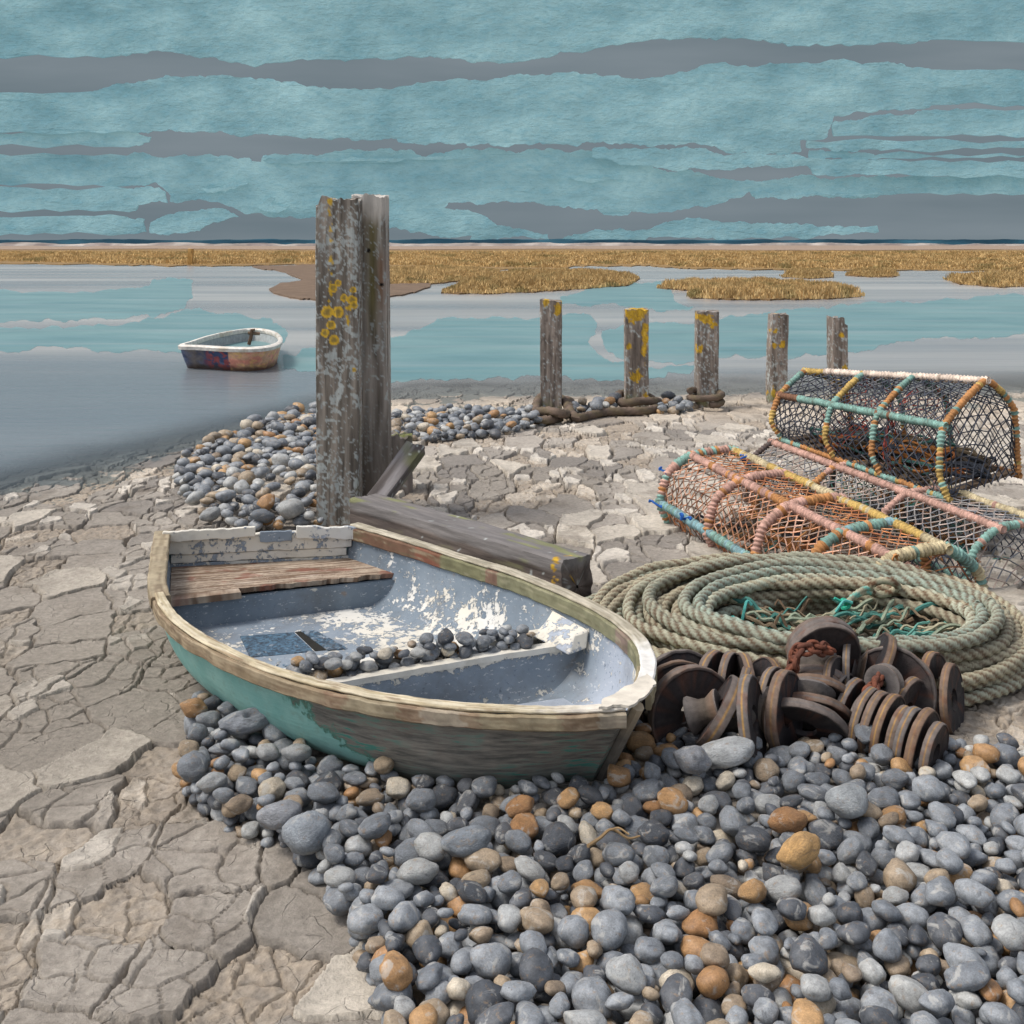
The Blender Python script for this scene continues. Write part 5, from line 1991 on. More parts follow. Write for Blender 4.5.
CL = [A3([2.14, 8.70, 0.52]), A3([2.06, 8.74, 0.66]), A3([2.14, 8.80, 0.86]), A3([2.40, 8.98, 1.03]), A3([2.74, 9.12, 0.90]), A3([2.84, 9.18, 0.54])]
CR = [A3([2.86, 7.22, 0.40]), A3([2.82, 7.26, 0.56]), A3([2.88, 7.34, 0.86]), A3([3.28, 7.62, 1.13]), A3([3.52, 7.72, 0.92]), A3([3.58, 7.78, 0.44])]
pot("topmost pot with teal and orange bindings and white corded top bar", CL, CR, [0.0, 0.36, 0.64, 1.0],
    [0, 2, 3, 5], [[ORANGE, TEALW, YELLOW, ORANGE], [TEALW, TEALW, TEALW, RUSTW], [lin(224, 206, 190), lin(228, 214, 200), YELLOW, lin(224, 206, 190)], [ORANGE, RUSTW]],
    [darknet, darknet, darknet, darknet, darknet], 303, mesh=0.036, hoop_pal=[[YELLOW, TEALW, ORANGE], [ORANGE, TEALW, YELLOW], [ORANGE, TEALW], [TEALW, ORANGE, YELLOW]],
    r_hoop=0.023, stuff_cols=[lin(150, 70, 60), lin(110, 110, 116)], group="lobster pots")

# ================================================================== ROPE COIL
coil_o = (1.62, 5.82, 0.0)
coil = empty("rope_coil", coil_o)
tag(coil, "big coil of thick pale green and brown twisted rope beside the pots", "rope coil")
rs = np.random.default_rng(77)
PALE = lin(172, 164, 140); PALE2 = lin(148, 146, 124); TAN = lin(98, 74, 56)


def coil_plane(x, y, z):
    """the coil lies back against the pots: its far side is higher"""
    yy_ = np.asarray(y)
    lift_ = 0.05 * sstep(5.6, 6.45, yy_) * (0.75 + 0.25 * sstep(0.6, 1.4, x))
    return np.asarray(z) + lift_


def loop(cx, cy, rx, ry, z, seed, a0=0.0, a1=2 * math.pi, wob=0.05, n=200):
    a = np.linspace(a0, a1, n)
    w_ = 1 + wob * fbm(np.cos(a) * 1.2 + seed, np.sin(a) * 1.2, seed * 0.7, 2)
    x_ = cx + rx * w_ * np.cos(a)
    y_ = cy + ry * w_ * np.sin(a)
    z_ = z + 0.022 * fbm(np.cos(a) * 2, np.sin(a) * 2 + seed, 3.0, 2)
    return np.stack([x_, y_, coil_plane(x_, y_, np.maximum(z_, 0.03))], -1)


tone = lambda c, k: tuple(np.array(c) * k)
paths = []
RR = 0.0275
n_l = 0
for layer in range(5):
    for k in range(8 - layer):
        q_ = k + 0.5 * (layer % 2) + 0.25 * rs.normal()
        rx = 0.68 + 0.060 * q_ + 0.02 * rs.normal()
        ry = 0.48 + 0.056 * q_
        paths.append((loop(1.60 + 0.03 * rs.normal() - 0.012 * q_, 5.44 + 0.050 * q_ + 0.012 * rs.normal(), rx, ry, 0.035 + 0.052 * layer + 0.02 * rs.random(), float(n_l), wob=0.05), n_l))
        n_l += 1
# slack bights falling out towards the boat
for k in range(7):
    rx = 0.98 + 0.03 * k
    paths.append((loop(1.60 - 0.015 * k, 5.66 + 0.01 * k, rx, 0.72 + 0.03 * k, 0.05 + 0.045 * (k % 3), 40.0 + k, wob=0.07), n_l)); n_l += 1
# two pale turns on top
for k, (rx, ry, zz) in enumerate(((0.69, 0.50, 0.28), (0.76, 0.57, 0.29), (0.645, 0.46, 0.25))):
    paths.append((loop(1.62, 5.46, rx, ry, zz, 60.0 + k * 0.2, wob=0.02), 900 + k))
mbs = []
for p_, k in paths:
    kk = 1.0 if k < 900 else 1.06
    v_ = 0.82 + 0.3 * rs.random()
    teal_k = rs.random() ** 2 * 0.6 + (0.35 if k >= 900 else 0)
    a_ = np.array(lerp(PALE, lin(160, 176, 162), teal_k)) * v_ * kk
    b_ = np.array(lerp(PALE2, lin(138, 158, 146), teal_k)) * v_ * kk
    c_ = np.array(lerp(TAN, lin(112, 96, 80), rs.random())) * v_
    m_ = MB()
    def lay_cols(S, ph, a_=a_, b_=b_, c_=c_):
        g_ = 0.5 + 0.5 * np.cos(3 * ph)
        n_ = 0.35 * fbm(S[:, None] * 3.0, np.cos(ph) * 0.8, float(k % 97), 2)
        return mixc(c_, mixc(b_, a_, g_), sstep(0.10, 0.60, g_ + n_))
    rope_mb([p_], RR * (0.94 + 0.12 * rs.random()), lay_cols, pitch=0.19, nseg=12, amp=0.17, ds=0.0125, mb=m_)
    mbs.append(m_)
allm = MB()
for m_ in mbs:
    for v_, c_ in zip(m_.v, m_.c):
        pass
    off_ = allm.n
    allm.v += m_.v; allm.c += m_.c
    allm.f += [tuple(i + off_ for i in f_) for f_ in m_.f]
    allm.n += m_.n
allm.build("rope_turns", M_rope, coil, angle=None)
# thin frayed lines in the middle of the coil
m_ = MB()
for i in range(190):
    x0, y0 = 1.64 + rs.uniform(-0.36, 0.42), 5.44 + rs.uniform(-0.34, 0.38)
    an = rs.normal(0.0, 0.35)
    L_ = rs.uniform(0.25, 0.7)
    t_ = np.linspace(-0.5, 0.5, 26)
    x_ = x0 + t_ * L_ * math.cos(an)
    y_ = y0 + t_ * L_ * math.sin(an) + 0.05 * fbm(t_ * 3, i, 1.0, 2)
    q_ = ((x_ - 1.60) / 0.72) ** 2 + ((y_ - 5.44) / 0.48) ** 2
    z_ = 0.03 + 0.10 * rs.random() + 0.05 * fbm(t_ * 4, i, 4.0, 2) + 0.14 * np.clip(q_, 0, 1.2)
    z_ = coil_plane(x_, y_, z_) - 0.03
    pal_ = [lin(92, 142, 130), lin(124, 108, 88), lin(140, 150, 130), lin(70, 120, 112), lin(110, 92, 74), lin(156, 150, 126)]
    m_.tube(np.stack([x_, y_, z_], -1), rs.uniform(0.005, 0.012), 5, np.array(pal_[int(rs.integers(0, 6))]))
m_.build("thin_line", M_rope, coil)
# small eye of pale rope with its green knot
m_ = MB()
ec = A3(PD(884, 590, 5.75))
a = np.linspace(0.35, 2 * math.pi + 0.1, 60)
eye = np.stack([ec[0] + 0.075 * np.cos(a), ec[1] - 0.03 * np.sin(a) , ec[2] + 0.052 * np.sin(a) + 0.004 * a], -1)
rope_mb([eye], 0.019, [PALE, TAN, PALE2], pitch=0.11, mb=m_)
k0_ = A3(PD(846, 604, 5.65))
for dz_ in (-0.012, 0.012):
    t_ = np.linspace(0, 1, 30)[:, None]
    p_ = k0_ + (ec + A3([-0.07, 0, dz_]) - k0_) * t_ + A3([0, 0, 1.0]) * (0.02 * np.sin(t_ * 3.14))
    rope_mb([p_], 0.014, [PALE, lin(110, 170, 156), PALE2], pitch=0.09, mb=m_)
m_.build("rope_eye", M_rope, coil, angle=None)
m_ = MB()
a = np.linspace(0, 4 * math.pi, 50)
m_.tube(np.stack([k0_[0] + 0.018 * np.cos(a), k0_[1] + 0.015 * np.sin(a), k0_[2] + 0.02 * np.sin(a * 0.5)], -1), 0.010, 6, lin(52, 160, 132))
m_.tube(np.stack([k0_[0] + np.linspace(0, -0.06, 10), k0_[1] + np.linspace(0, 0.0, 10), k0_[2] + np.linspace(0.0, 0.03, 10)], -1), 0.008, 5, lin(60, 160, 140))
m_.build("twine_knot", M_rope, coil)
# teal ends sticking out of the middle
for (px_, py_, dx_, dz_) in ((742, 622, 0.03, 0.10), (738, 630, -0.02, 0.06), (836, 612, 0.05, 0.05)):
    m_ = MB()
    p0 = A3(PD(px_, py_, 5.6))
    p_ = [p0, p0 + A3([dx_ * 0.4, 0, dz_ * 0.6]), p0 + A3([dx_, 0.02, dz_]), p0 + A3([dx_ * 1.8, 0.02, dz_ * 0.8])]
    m_.tube(catmull(p_, 14), 0.008, 5, lin(86, 166, 158))
    m_.build("twine_end", M_rope, coil)

# ================================================================== ROCKHOPPER DISCS
BLACK, GREYR, BROWNR, OCHRE = lin(40, 38, 41), lin(106, 100, 97), lin(114, 92, 76), lin(168, 130, 72)


def disc(parent, c, axis, r, th_, seed, name="disc", band=True, hole=0.32, bright=1.0):
    rs_ = np.random.default_rng(seed)
    h = th_ * 0.36
    prof = [(r * hole, -h * 0.55), (r * hole * 1.25, -h * 0.6), (r * 0.90, -h * 0.80), (r * 0.935, -h), (r * 0.985, -h * 0.94), (r, -h * 0.70), (r * 1.003, -h * 0.28), (r * 1.004, 0.0),
            (r * 1.003, h * 0.28), (r, h * 0.70), (r * 0.985, h * 0.94), (r * 0.935, h), (r * 0.90, h * 0.80), (r * hole * 1.25, h * 0.6), (r * hole, h * 0.55), (r * hole, -h * 0.55)]
    bc = np.array(lerp(OCHRE, BROWNR, rs_.random() * 0.7)) if band else np.array(GREYR)
    rim_ = np.array(lerp(GREYR, BROWNR, rs_.random())) * bright
    face = np.array(lerp(BLACK, lin(66, 56, 52), rs_.random() * 0.5))
    cols = [face, face, face, face, rim_ * 0.8, rim_, rim_, bc, rim_, rim_, rim_ * 0.8, face, face, face, face, face]
    m_ = MB()
    ax = np.asarray(axis, float); ax /= np.linalg.norm(ax)
    m_.lathe(prof, c, ax, 64, cols)
    # chips and wear
    v_ = m_.v[-1]
    d_ = v_ - np.asarray(c)
    al = d_ @ ax
    rad = d_ - al[:, None] * ax
    rl = np.linalg.norm(rad, axis=1)[:, None]
    v_ += rad / (rl + 1e-6) * (0.004 * fbm(v_[:, 0] * 20 + seed, v_[:, 1] * 14, v_[:, 2] * 14, 3) * (rl[:, 0] > r * 0.7))[:, None]
    c_ = m_.c[-1]
    g_ = fbm(v_[:, 0] * 22 + seed, v_[:, 1] * 22, v_[:, 2] * 22, 3)
    c_[:] = mixc(c_, lin(112, 104, 96), 0.22 * sstep(0.3, 0.7, g_))
    c_[:] = mixc(c_, lin(112, 68, 46), 0.42 * sstep(0.2, 0.6, -g_))
    return m_.build(name, M_rubber, parent, loc=tuple(float(q_) for q_ in c), angle=28)


def bobbin(parent, c, axis, r, ln, seed):
    """waisted rubber spacer"""
    prof = [(0.02, -ln / 2), (r, -ln / 2), (r * 1.02, -ln * 0.42), (r * 0.72, -ln * 0.1), (r * 0.70, ln * 0.12), (r * 1.02, ln * 0.42), (r, ln / 2), (0.02, ln / 2)]
    m_ = MB()
    m_.lathe(prof, c, axis, 32, [BLACK, GREYR, GREYR, lin(80, 72, 66), lin(90, 80, 70), BROWNR, GREYR, BLACK])
    return m_.build("spacer", M_rubber, parent, loc=tuple(float(q_) for q_ in c), angle=50)


def chain(parent, path, seed, link=0.052, wire=0.0095):
    p = arclen(catmull(path, 120), link * 0.66)
    m_ = MB()
    for i in range(len(p) - 1):
        d_ = p[i + 1] - p[i]
        d_ /= np.linalg.norm(d_)
        s_ = np.cross(d_, [0.2, 0.3, 0.9]); s_ /= np.linalg.norm(s_)
        w_ = np.cross(d_, s_)
        ang = (i % 2) * math.pi / 2 + 0.4 * math.sin(i * 2.1 + seed)
        q_ = s_ * math.cos(ang) + w_ * math.sin(ang)
        a = np.linspace(0, 2 * math.pi, 15)[:-1]
        c_ = (p[i] + p[i + 1]) / 2
        ring_ = c_ + d_[None, :] * (np.cos(a) * link * 0.5)[:, None] + q_[None, :] * (np.sin(a) * link * 0.32)[:, None]
        m_.tube(ring_, wire, 6, np.array(lerp(lin(120, 72, 54), lin(92, 60, 50), (i * 37 % 10) / 10)), closed=True)
    return m_.build("chain", M_chain, parent, angle=60)


def dpt(px, py, d):
    return A3(PD(px, py, d - 0.20))


def cord_through(parent, pts):
    m_ = MB()
    m_.tube(catmull(pts, 60), 0.028, 8, lin(70, 58, 50))
    return m_.build("core_wire", M_chain, parent)


def string(label, discs, spacers, seed, chains=()):
    o_ = discs[0]
    c0 = dpt(*o_[0])
    root = empty("rockhopper_string", (float(c0[0]), float(c0[1]), 0.02))
    tag(root, label, "trawl gear", "strings of rubber trawl discs")
    for i, (pos, ax, r, th_, band) in enumerate(discs):
        disc(root, dpt(*pos), ax, r, th_, seed + i, band=band)
    for i, (pos, ax, r, ln) in enumerate(spacers):
        bobbin(root, dpt(*pos), ax, r, ln, seed + 40 + i)
    for i, ch_ in enumerate(chains):
        chain(root, [dpt(*q_) for q_ in ch_], seed + i)
    return root


ff = (0.42, -0.86, 0.12)
s1 = string("nearest string of worn rubber discs, a big hollow disc at its boat end", [
    ((692, 714, 4.66), (0.30, -0.93, 0.10), 0.190, 0.075, False),
    ((681, 708, 4.84), (0.24, -0.92, 0.22), 0.190, 0.06, False),
    ((684, 696, 4.98), (0.20, -0.90, 0.32), 0.190, 0.06, False),
    ((720, 712, 4.52), (0.85, -0.22, -0.50), 0.148, 0.075, True),
    ((752, 719, 4.50), (0.93, -0.38, 0.17), 0.162, 0.062, True),
    ((785, 713, 4.62), (0.84, -0.54, 0.08), 0.165, 0.066, True),
    ((738, 700, 4.72), (0.90, -0.30, -0.25), 0.135, 0.05, True),
    ((774, 704, 4.76), (0.80, -0.58, 0.10), 0.145, 0.05, True),
], [((705, 712, 4.56), (0.9, -0.25, 0.35), 0.072, 0.13), ((764, 716, 4.60), (0.86, -0.5, 0.05), 0.100, 0.075), ((774, 714, 4.64), (0.86, -0.5, 0.05), 0.100, 0.06),
    ((735, 722, 4.62), (0.93, -0.3, 0.1), 0.06, 0.16)], 500)
s2 = string("back row of smaller upright rubber discs against the coil of rope", [
    ((713, 681, 5.00), (0.78, -0.60, 0.02), 0.130, 0.06, True),
    ((729, 680, 4.98), (0.86, -0.48, 0.0), 0.118, 0.052, True),
    ((745, 683, 4.94), (0.995, 0.05, 0.02), 0.122, 0.055, True),
    ((763, 689, 4.90), (0.90, 0.22, -0.34), 0.130, 0.055, True),
], [((737, 690, 4.97), (0.95, -0.2, 0), 0.07, 0.08), ((754, 690, 4.94), (0.95, 0, 0), 0.07, 0.08), ((721, 690, 5.0), (0.8, -0.5, 0), 0.07, 0.06)], 520)
s3 = string("leaning stack of black rubber discs with a rusty chain over it", [
    ((803, 726, 4.62), (-0.30, -0.72, -0.62), 0.175, 0.055, False),
    ((811, 716, 4.74), (-0.24, -0.70, -0.66), 0.170, 0.05, False),
    ((812, 694, 4.82), (-0.16, -0.70, -0.68), 0.150, 0.055, False),
    ((813, 684, 4.92), (-0.14, -0.70, -0.68), 0.150, 0.05, False),
    ((824, 655, 4.98), (0.10, -0.92, -0.30), 0.160, 0.05, False),
    ((823, 650, 5.06), (0.08, -0.92, -0.30), 0.160, 0.045, False),
    ((821, 647, 5.13), (0.06, -0.92, -0.30), 0.158, 0.04, False),
], [((808, 704, 4.74), (-0.2, -0.70, -0.66), 0.11, 0.11), ((815, 672, 4.90), (-0.1, -0.75, -0.6), 0.10, 0.14)], 540,
    chains=[[(832, 650, 4.86), (822, 646, 4.82), (806, 646, 4.80), (796, 650, 4.82), (793, 662, 4.80), (788, 674, 4.80), (784, 684, 4.84)],
            [(830, 653, 4.84), (812, 650, 4.79), (799, 653, 4.80), (795, 668, 4.78), (786, 680, 4.80)]])
s4 = string("far right discs, a slanting one with an ochre edge and a wide flat one", [
    ((849, 680, 4.98), (0.93, -0.36, 0.04), 0.165, 0.045, True),
    ((871, 672, 5.02), (0.84, -0.20, -0.50), 0.185, 0.055, True),
    ((893, 690, 4.96), (-0.46, -0.84, 0.24), 0.180, 0.06, True),
    ((934, 690, 5.02), (0.75, -0.6, 0.1), 0.16, 0.06, True),
    ((838, 690, 4.84), (0.80, -0.55, 0.2), 0.135, 0.05, True),
    ((905, 712, 4.86), (0.70, -0.68, -0.2), 0.15, 0.05, True),
    ((952, 700, 4.96), (0.80, -0.55, 0.1), 0.15, 0.05, True),
], [((857, 672, 5.06), (0.85, -0.3, -0.2), 0.11, 0.05), ((863, 676, 5.08), (0.85, -0.3, -0.3), 0.11, 0.05), ((884, 683, 4.82), (-0.6, -0.75, 0.2), 0.075, 0.06)], 560,
    chains=[[(884, 668, 4.86), (878, 680, 4.80), (874, 690, 4.72), (868, 697, 4.70), (874, 705, 4.66)],
            [(880, 676, 4.82), (872, 688, 4.74), (866, 694, 4.72)]])
exs = [(840, 702, 4.86, 0.125), (850, 715, 4.80, 0.150), (861, 719, 4.74, 0.10), (866, 722, 4.70, 0.140), (876, 726, 4.64, 0.140), (888, 731, 4.58, 0.145), (900, 737, 4.52, 0.12),
       (909, 741, 4.47, 0.13), (922, 747, 4.42, 0.145), (934, 752, 4.37, 0.11)]
s5 = string("lower right row of closely packed discs with rusty ochre edges", [((x_, y_, d_), (0.74, -0.64, -0.12), r_, 0.05, True) for (x_, y_, d_, r_) in exs], [], 580)
# ================================================================== PEBBLES
def pebble_mat(name, use_object):
    t = NT(name)
    v = t.coord("Object")
    if use_object:
        oi = t.n("ShaderNodeObjectInfo")
        base_ = oi.outputs["Color"]
        off = t.n("ShaderNodeVectorMath", operation="ADD")
        t.l(v, off.inputs[0])
        cmb = t.n("ShaderNodeCombineXYZ")
        t.l(t.math("MULTIPLY", oi.outputs["Random"], 57.0), cmb.inputs[0])
        t.l(t.math("MULTIPLY", oi.outputs["Random"], 31.0), cmb.inputs[1])
        t.l(cmb.outputs[0], off.inputs[1])
        vv = off.outputs[0]
        s_ = 1.0
    else:
        base_ = t.attr()
        vv = v
        s_ = 22.0
    n1 = t.noise(vv, 1.6 * s_, 4, 0.6)
    n2 = t.noise(vv, 9 * s_, 4, 0.7)
    n3 = t.noise(vv, 0.9 * s_, 5, 0.6, 0.8)
    k = t.math("MULTIPLY", t.maprange(n1, 0.3, 0.7, 0.70, 1.30), t.maprange(n2, 0.3, 0.7, 0.75, 1.25))
    cc_ = t.n("ShaderNodeCombineColor")
    for i in range(3):
        t.l(k, cc_.inputs[i])
    c = t.mix(1.0, base_, cc_.outputs[0], "MULTIPLY")
    n4 = t.noise(vv, 2.4 * s_, 5, 0.7, 0.3)
    c = t.mix(t.math("MULTIPLY", t.maprange(n3, 0.57, 0.64), 0.55), c, lin(180, 178, 172))
    c = t.mix(t.math("MULTIPLY", t.maprange(n4, 0.57, 0.68), 0.5), c, lin(150, 122, 88))
    pit = t.maprange(t.noise(vv, 6.0 * s_, 3, 0.6), 0.68, 0.72)
    c = t.mix(t.math("MULTIPLY", pit, 0.6), c, lin(62, 60, 60))
    c = t.mix(t.math("MULTIPLY", t.maprange(n3, 0.36, 0.30), 0.5), c, lin(60, 62, 68))
    return t.fin(c, 0.5, t.bump(n2, 0.5, 0.06 if use_object else 0.003), 0.4)


M_peb = pebble_mat("pebble_stone", True)
M_shingle = pebble_mat("shingle_stone", False)

# shapes shared by all pebbles: unit ellipsoids, softly dented
def stone_shape(seed, sub, sharp=0.0):
    bm = bmesh.new()
    bmesh.ops.create_icosphere(bm, subdivisions=sub, radius=1.0)
    v_ = np.array([q.co[:] for q in bm.verts])
    r_ = np.random.default_rng(seed)
    o = r_.uniform(0, 50, 3)
    f_ = 1 + 0.22 * fbm(v_[:, 0] * 0.9 + o[0], v_[:, 1] * 0.9 + o[1], v_[:, 2] * 0.9 + o[2], 2) + 0.035 * fbm(v_[:, 0] * 2.6 + o[1], v_[:, 1] * 2.6, v_[:, 2] * 2.6 + o[2], 2)
    v_ = v_ * f_[:, None]
    v_[:, 0] *= 1 + 0.10 * v_[:, 1] * r_.choice([-1, 1])
    # a few flattened faces, as on broken flint
    for k in range(int(sharp)):
        d_ = r_.normal(size=3); d_ /= np.linalg.norm(d_)
        h_ = v_ @ d_
        lim = r_.uniform(0.62, 0.85)
        v_ = v_ - np.where(h_ > lim, (h_ - lim) * 0.75, 0)[:, None] * d_
    faces = [tuple(q.index for q in f.verts) for f in bm.faces]
    bm.free()
    return v_, faces


SHAPES = [stone_shape(s_, 3, [0, 1, 2, 0, 3, 1, 2, 0, 5, 1, 2, 4][s_]) for s_ in range(12)]
SHAPES_LO = [stone_shape(s_, 2, [0, 1, 2, 0, 3, 1, 2, 0, 5, 1, 2, 4][s_]) for s_ in range(12)]

KINDS_ = [("grey", 0.44, lin(114, 119, 125), lin(146, 150, 154)), ("dark", 0.15, lin(72, 76, 82), lin(96, 99, 104)), ("pale", 0.10, lin(158, 160, 160), lin(184, 184, 180)),
          ("brown", 0.10, lin(138, 122, 104), lin(166, 148, 124)), ("orange", 0.065, lin(156, 116, 78), lin(186, 150, 106)), ("cream", 0.035, lin(184, 172, 152), lin(202, 192, 174))]


def pick_kind(r_, warm=1.0):
    w_ = np.array([k[1] for k in KINDS_])
    w_[3:5] *= warm
    k = int(r_.choice(len(KINDS_), p=w_ / w_.sum()))
    a_, b_ = np.array(KINDS_[k][2]), np.array(KINDS_[k][3])
    return KINDS_[k][0], (a_ + (b_ - a_) * r_.random()) * 0.90


def drop(poly, base_fn, n, mean, sd, seed, K=14, cell=0.010, block=None, big=(), warm=1.0, flat=0.62, size_fn=None):
    """let pebbles fall one after another into the low places of a heap"""
    r_ = np.random.default_rng(seed)
    pl = np.array(poly)
    x0, y0 = pl.min(0) - 0.2
    x1, y1 = pl.max(0) + 0.2
    gx_ = np.arange(x0, x1, cell); gy_ = np.arange(y0, y1, cell)
    X_, Y_ = np.meshgrid(gx_, gy_, indexing="ij")
    hm = base_fn(X_, Y_)
    if block is not None:
        hm = np.where(block(X_, Y_), 9.0, hm)
    out = []
    todo = [None] * n + [(b_[0], b_[1], b_[2], b_[3], b_[4]) for b_ in big]
    for it in todo:
        if it is not None:
            a = it[2]; b, c = a * it[3][0], a * it[3][1]
            cands = [(it[0], it[1])]
            kind, col_ = it[4]
        else:
            a = mean * math.exp(np.clip(r_.normal(0, sd), -0.6, 0.52))
            b = a * r_.uniform(0.62, 0.92)
            c = b * r_.uniform(flat, 0.88)
            cands = []
            while len(cands) < K:
                q_ = r_.uniform([pl[:, 0].min(), pl[:, 1].min()], [pl[:, 0].max(), pl[:, 1].max()])
                if in_poly(np.array([q_[0]]), np.array([q_[1]]), poly)[0]:
                    cands.append(q_)
            kind, col_ = pick_kind(r_, warm)
        yaw = r_.uniform(0, math.pi)
        m_ = int(a / cell) + 1
        k_ = np.arange(-m_, m_ + 1) * cell
        DX, DY = np.meshgrid(k_, k_, indexing="ij")
        u_ = (DX * math.cos(yaw) + DY * math.sin(yaw)) / a
        v_ = (-DX * math.sin(yaw) + DY * math.cos(yaw)) / b
        q2 = u_ * u_ + v_ * v_
        ins = q2 < 0.98
        prof = np.where(ins, c * np.sqrt(np.clip(1 - q2, 0, 1)), 0)
        best, bz = None, 1e9
        for (cx_, cy_) in cands:
            sc = 1.0
            i = int(round((cx_ - x0) / cell)); j = int(round((cy_ - y0) / cell))
            if i - m_ < 0 or j - m_ < 0 or i + m_ + 1 > hm.shape[0] or j + m_ + 1 > hm.shape[1]:
                continue
            w_ = hm[i - m_:i + m_ + 1, j - m_:j + m_ + 1]
            z_ = np.max(np.where(ins, w_ + prof * 0.80, -9))
            if z_ < bz:
                bz, best = z_, (i, j, cx_, cy_)
        if best is None or bz > 1.5:
            continue
        i, j, cx_, cy_ = best
        w_ = hm[i - m_:i + m_ + 1, j - m_:j + m_ + 1]
        zc = bz - (0.45 if it is not None else 0.02) * c
        np.maximum(w_, np.where(ins, zc + prof * 0.92, -9), out=w_)
        out.append(dict(x=cx_, y=cy_, z=zc, a=a, b=b, c=c, yaw=yaw, tx=r_.normal(0, 0.16), ty=r_.normal(0, 0.16), kind=kind, col=col_, sh=int(r_.integers(0, 12)), big=it is not None))
    for o in out:
        i = int(round((o["x"] - x0) / cell)); j = int(round((o["y"] - y0) / cell))
        o["buried"] = hm[i, j] - (o["z"] + o["c"] * 0.92)
        px_, py_ = project(o["x"], o["y"], o["z"])
        o["px"], o["py"] = px_, py_
        o["size"] = math.sqrt(o["a"] * o["b"]) * F_PX / o["y"]
    return out


def PP(poly, z=0.0):
    return [P(x_, y_, z)[:2] for x_, y_ in poly]


# hull footprint low down, kept free of stones
hb = [hpt(s_, -1, 0.12)[:2] for s_ in np.linspace(0, 8, 60)] + [hpt(s_, 1, 0.12)[:2] for s_ in np.linspace(8, 0, 60)]
hb0 = [hpt(s_, -1, 0.05)[:2] for s_ in np.linspace(0, 8, 60)] + [hpt(s_, 1, 0.05)[:2] for s_ in np.linspace(8, 0, 60)]
fg_poly = PP([(200, 706), (192, 735), (184, 760), (188, 795), (215, 812), (240, 826), (290, 846), (322, 868), (335, 893), (372, 960), (395, 1060), (1180, 1060), (1180, 762), (900, 752),
              (860, 754), (820, 752), (790, 758), (765, 764), (740, 756), (700, 750), (672, 742), (640, 716), (560, 700), (420, 700), (330, 690), (250, 680)], 0.06)


def fg_base(x, y):
    return gbase(x, y) + 0.0


bigs = [
    (*P(246, 733, 0.14)[:2], 0.105, (0.56, 0.42), ("holed", np.array(lin(132, 136, 142)))),
    (*P(306, 832, 0.15)[:2], 0.078, (0.9, 0.8), ("round", np.array(lin(138, 144, 150)))),
    (*P(726, 763, 0.15)[:2], 0.115, (0.55, 0.42), ("whitish", np.array(lin(172, 174, 174)))),
    (*P(848, 812, 0.15)[:2], 0.072, (0.88, 0.7), ("speckled", np.array(lin(150, 154, 156)))),
    (*P(466, 851, 0.15)[:2], 0.082, (0.6, 0.5), ("long", np.array(lin(126, 132, 138)))),
    (*P(279, 815, 0.15)[:2], 0.075, (0.68, 0.55), ("flat", np.array(lin(140, 142, 146)))),
    (*P(800, 869, 0.15)[:2], 0.080, (0.62, 0.6), ("ochre", np.array(lin(188, 150, 100)))),
    (*P(693, 776, 0.15)[:2], 0.075, (0.7, 0.65), ("slab", np.array(lin(140, 142, 146)))),
]
BIG_LABEL = {
    "holed": ("largest pebble beside the dinghy, long and grey with a dark pitted hollow", "holed grey pebble"),
    "round": ("big rounded grey pebble at the left tip of the shingle on the mud", "round grey pebble"),
    "whitish": ("large pale slab of stone just in front of the rubber discs", "pale stone"),
    "speckled": ("large rounded pale grey pebble near the right edge of the foreground shingle", "pale pebble"),
    "long": ("big long smooth grey pebble in the middle of the foreground shingle", "long grey pebble"),
    "flat": ("wide flat grey pebble on the mud left of the big rounded one", "flat grey pebble"),
    "ochre": ("large broken ochre stone low in the shingle at right", "ochre stone"),
    "slab": ("angular grey stone beside the pale slab in front of the discs", "angular stone"),
}
fg = drop(fg_poly, fg_base, 2450, 0.0355, 0.33, 91, block=lambda x, y: in_poly(x, y, hb), big=bigs)
mound_poly = PP([(176, 482), (188, 462), (215, 447), (250, 434), (285, 428), (322, 424), (332, 470), (330, 530), (240, 533), (206, 524), (182, 500)], 0.0)
mound = drop(mound_poly, lambda x, y: gbase(x, y) + 0.10 * np.exp(-(((x + 1.9) / 0.9) ** 2 + ((y - 9.3) / 1.2) ** 2)), 560, 0.058, 0.26, 92, K=10, cell=0.02, warm=1.3,
             block=lambda x, y: (np.abs(x + 1.289) < 0.17) & (np.abs(y - 8.28) < 0.2))
mound2 = drop(PP([(250, 426), (262, 418), (300, 411), (322, 409), (325, 428), (270, 432)], 0), gbase, 60, 0.075, 0.22, 96, K=6, cell=0.02)
strip1 = drop(PP([(388, 420), (400, 415), (440, 413), (500, 414), (545, 411), (548, 421), (500, 436), (440, 441), (395, 444)], 0), gbase, 420, 0.055, 0.25, 93, K=8, cell=0.02)
strip2 = drop(PP([(570, 409), (600, 404), (618, 406), (610, 412), (580, 416)], 0), gbase, 45, 0.062, 0.25, 94, K=8, cell=0.02)
strip3 = drop(PP([(655, 403), (672, 401), (694, 405), (690, 411), (660, 412)], 0), gbase, 40, 0.062, 0.25, 95, K=8, cell=0.02)


def in_seat(l_, a):
    sL = 3.44 + (3.66 - 3.44) * a
    sR = 4.49 + (4.70 - 4.49) * a
    s = sL + (sR - sL) * (l_ + 1) / 2
    return hpt(s, l_, 0.2, 0.04)[:2]


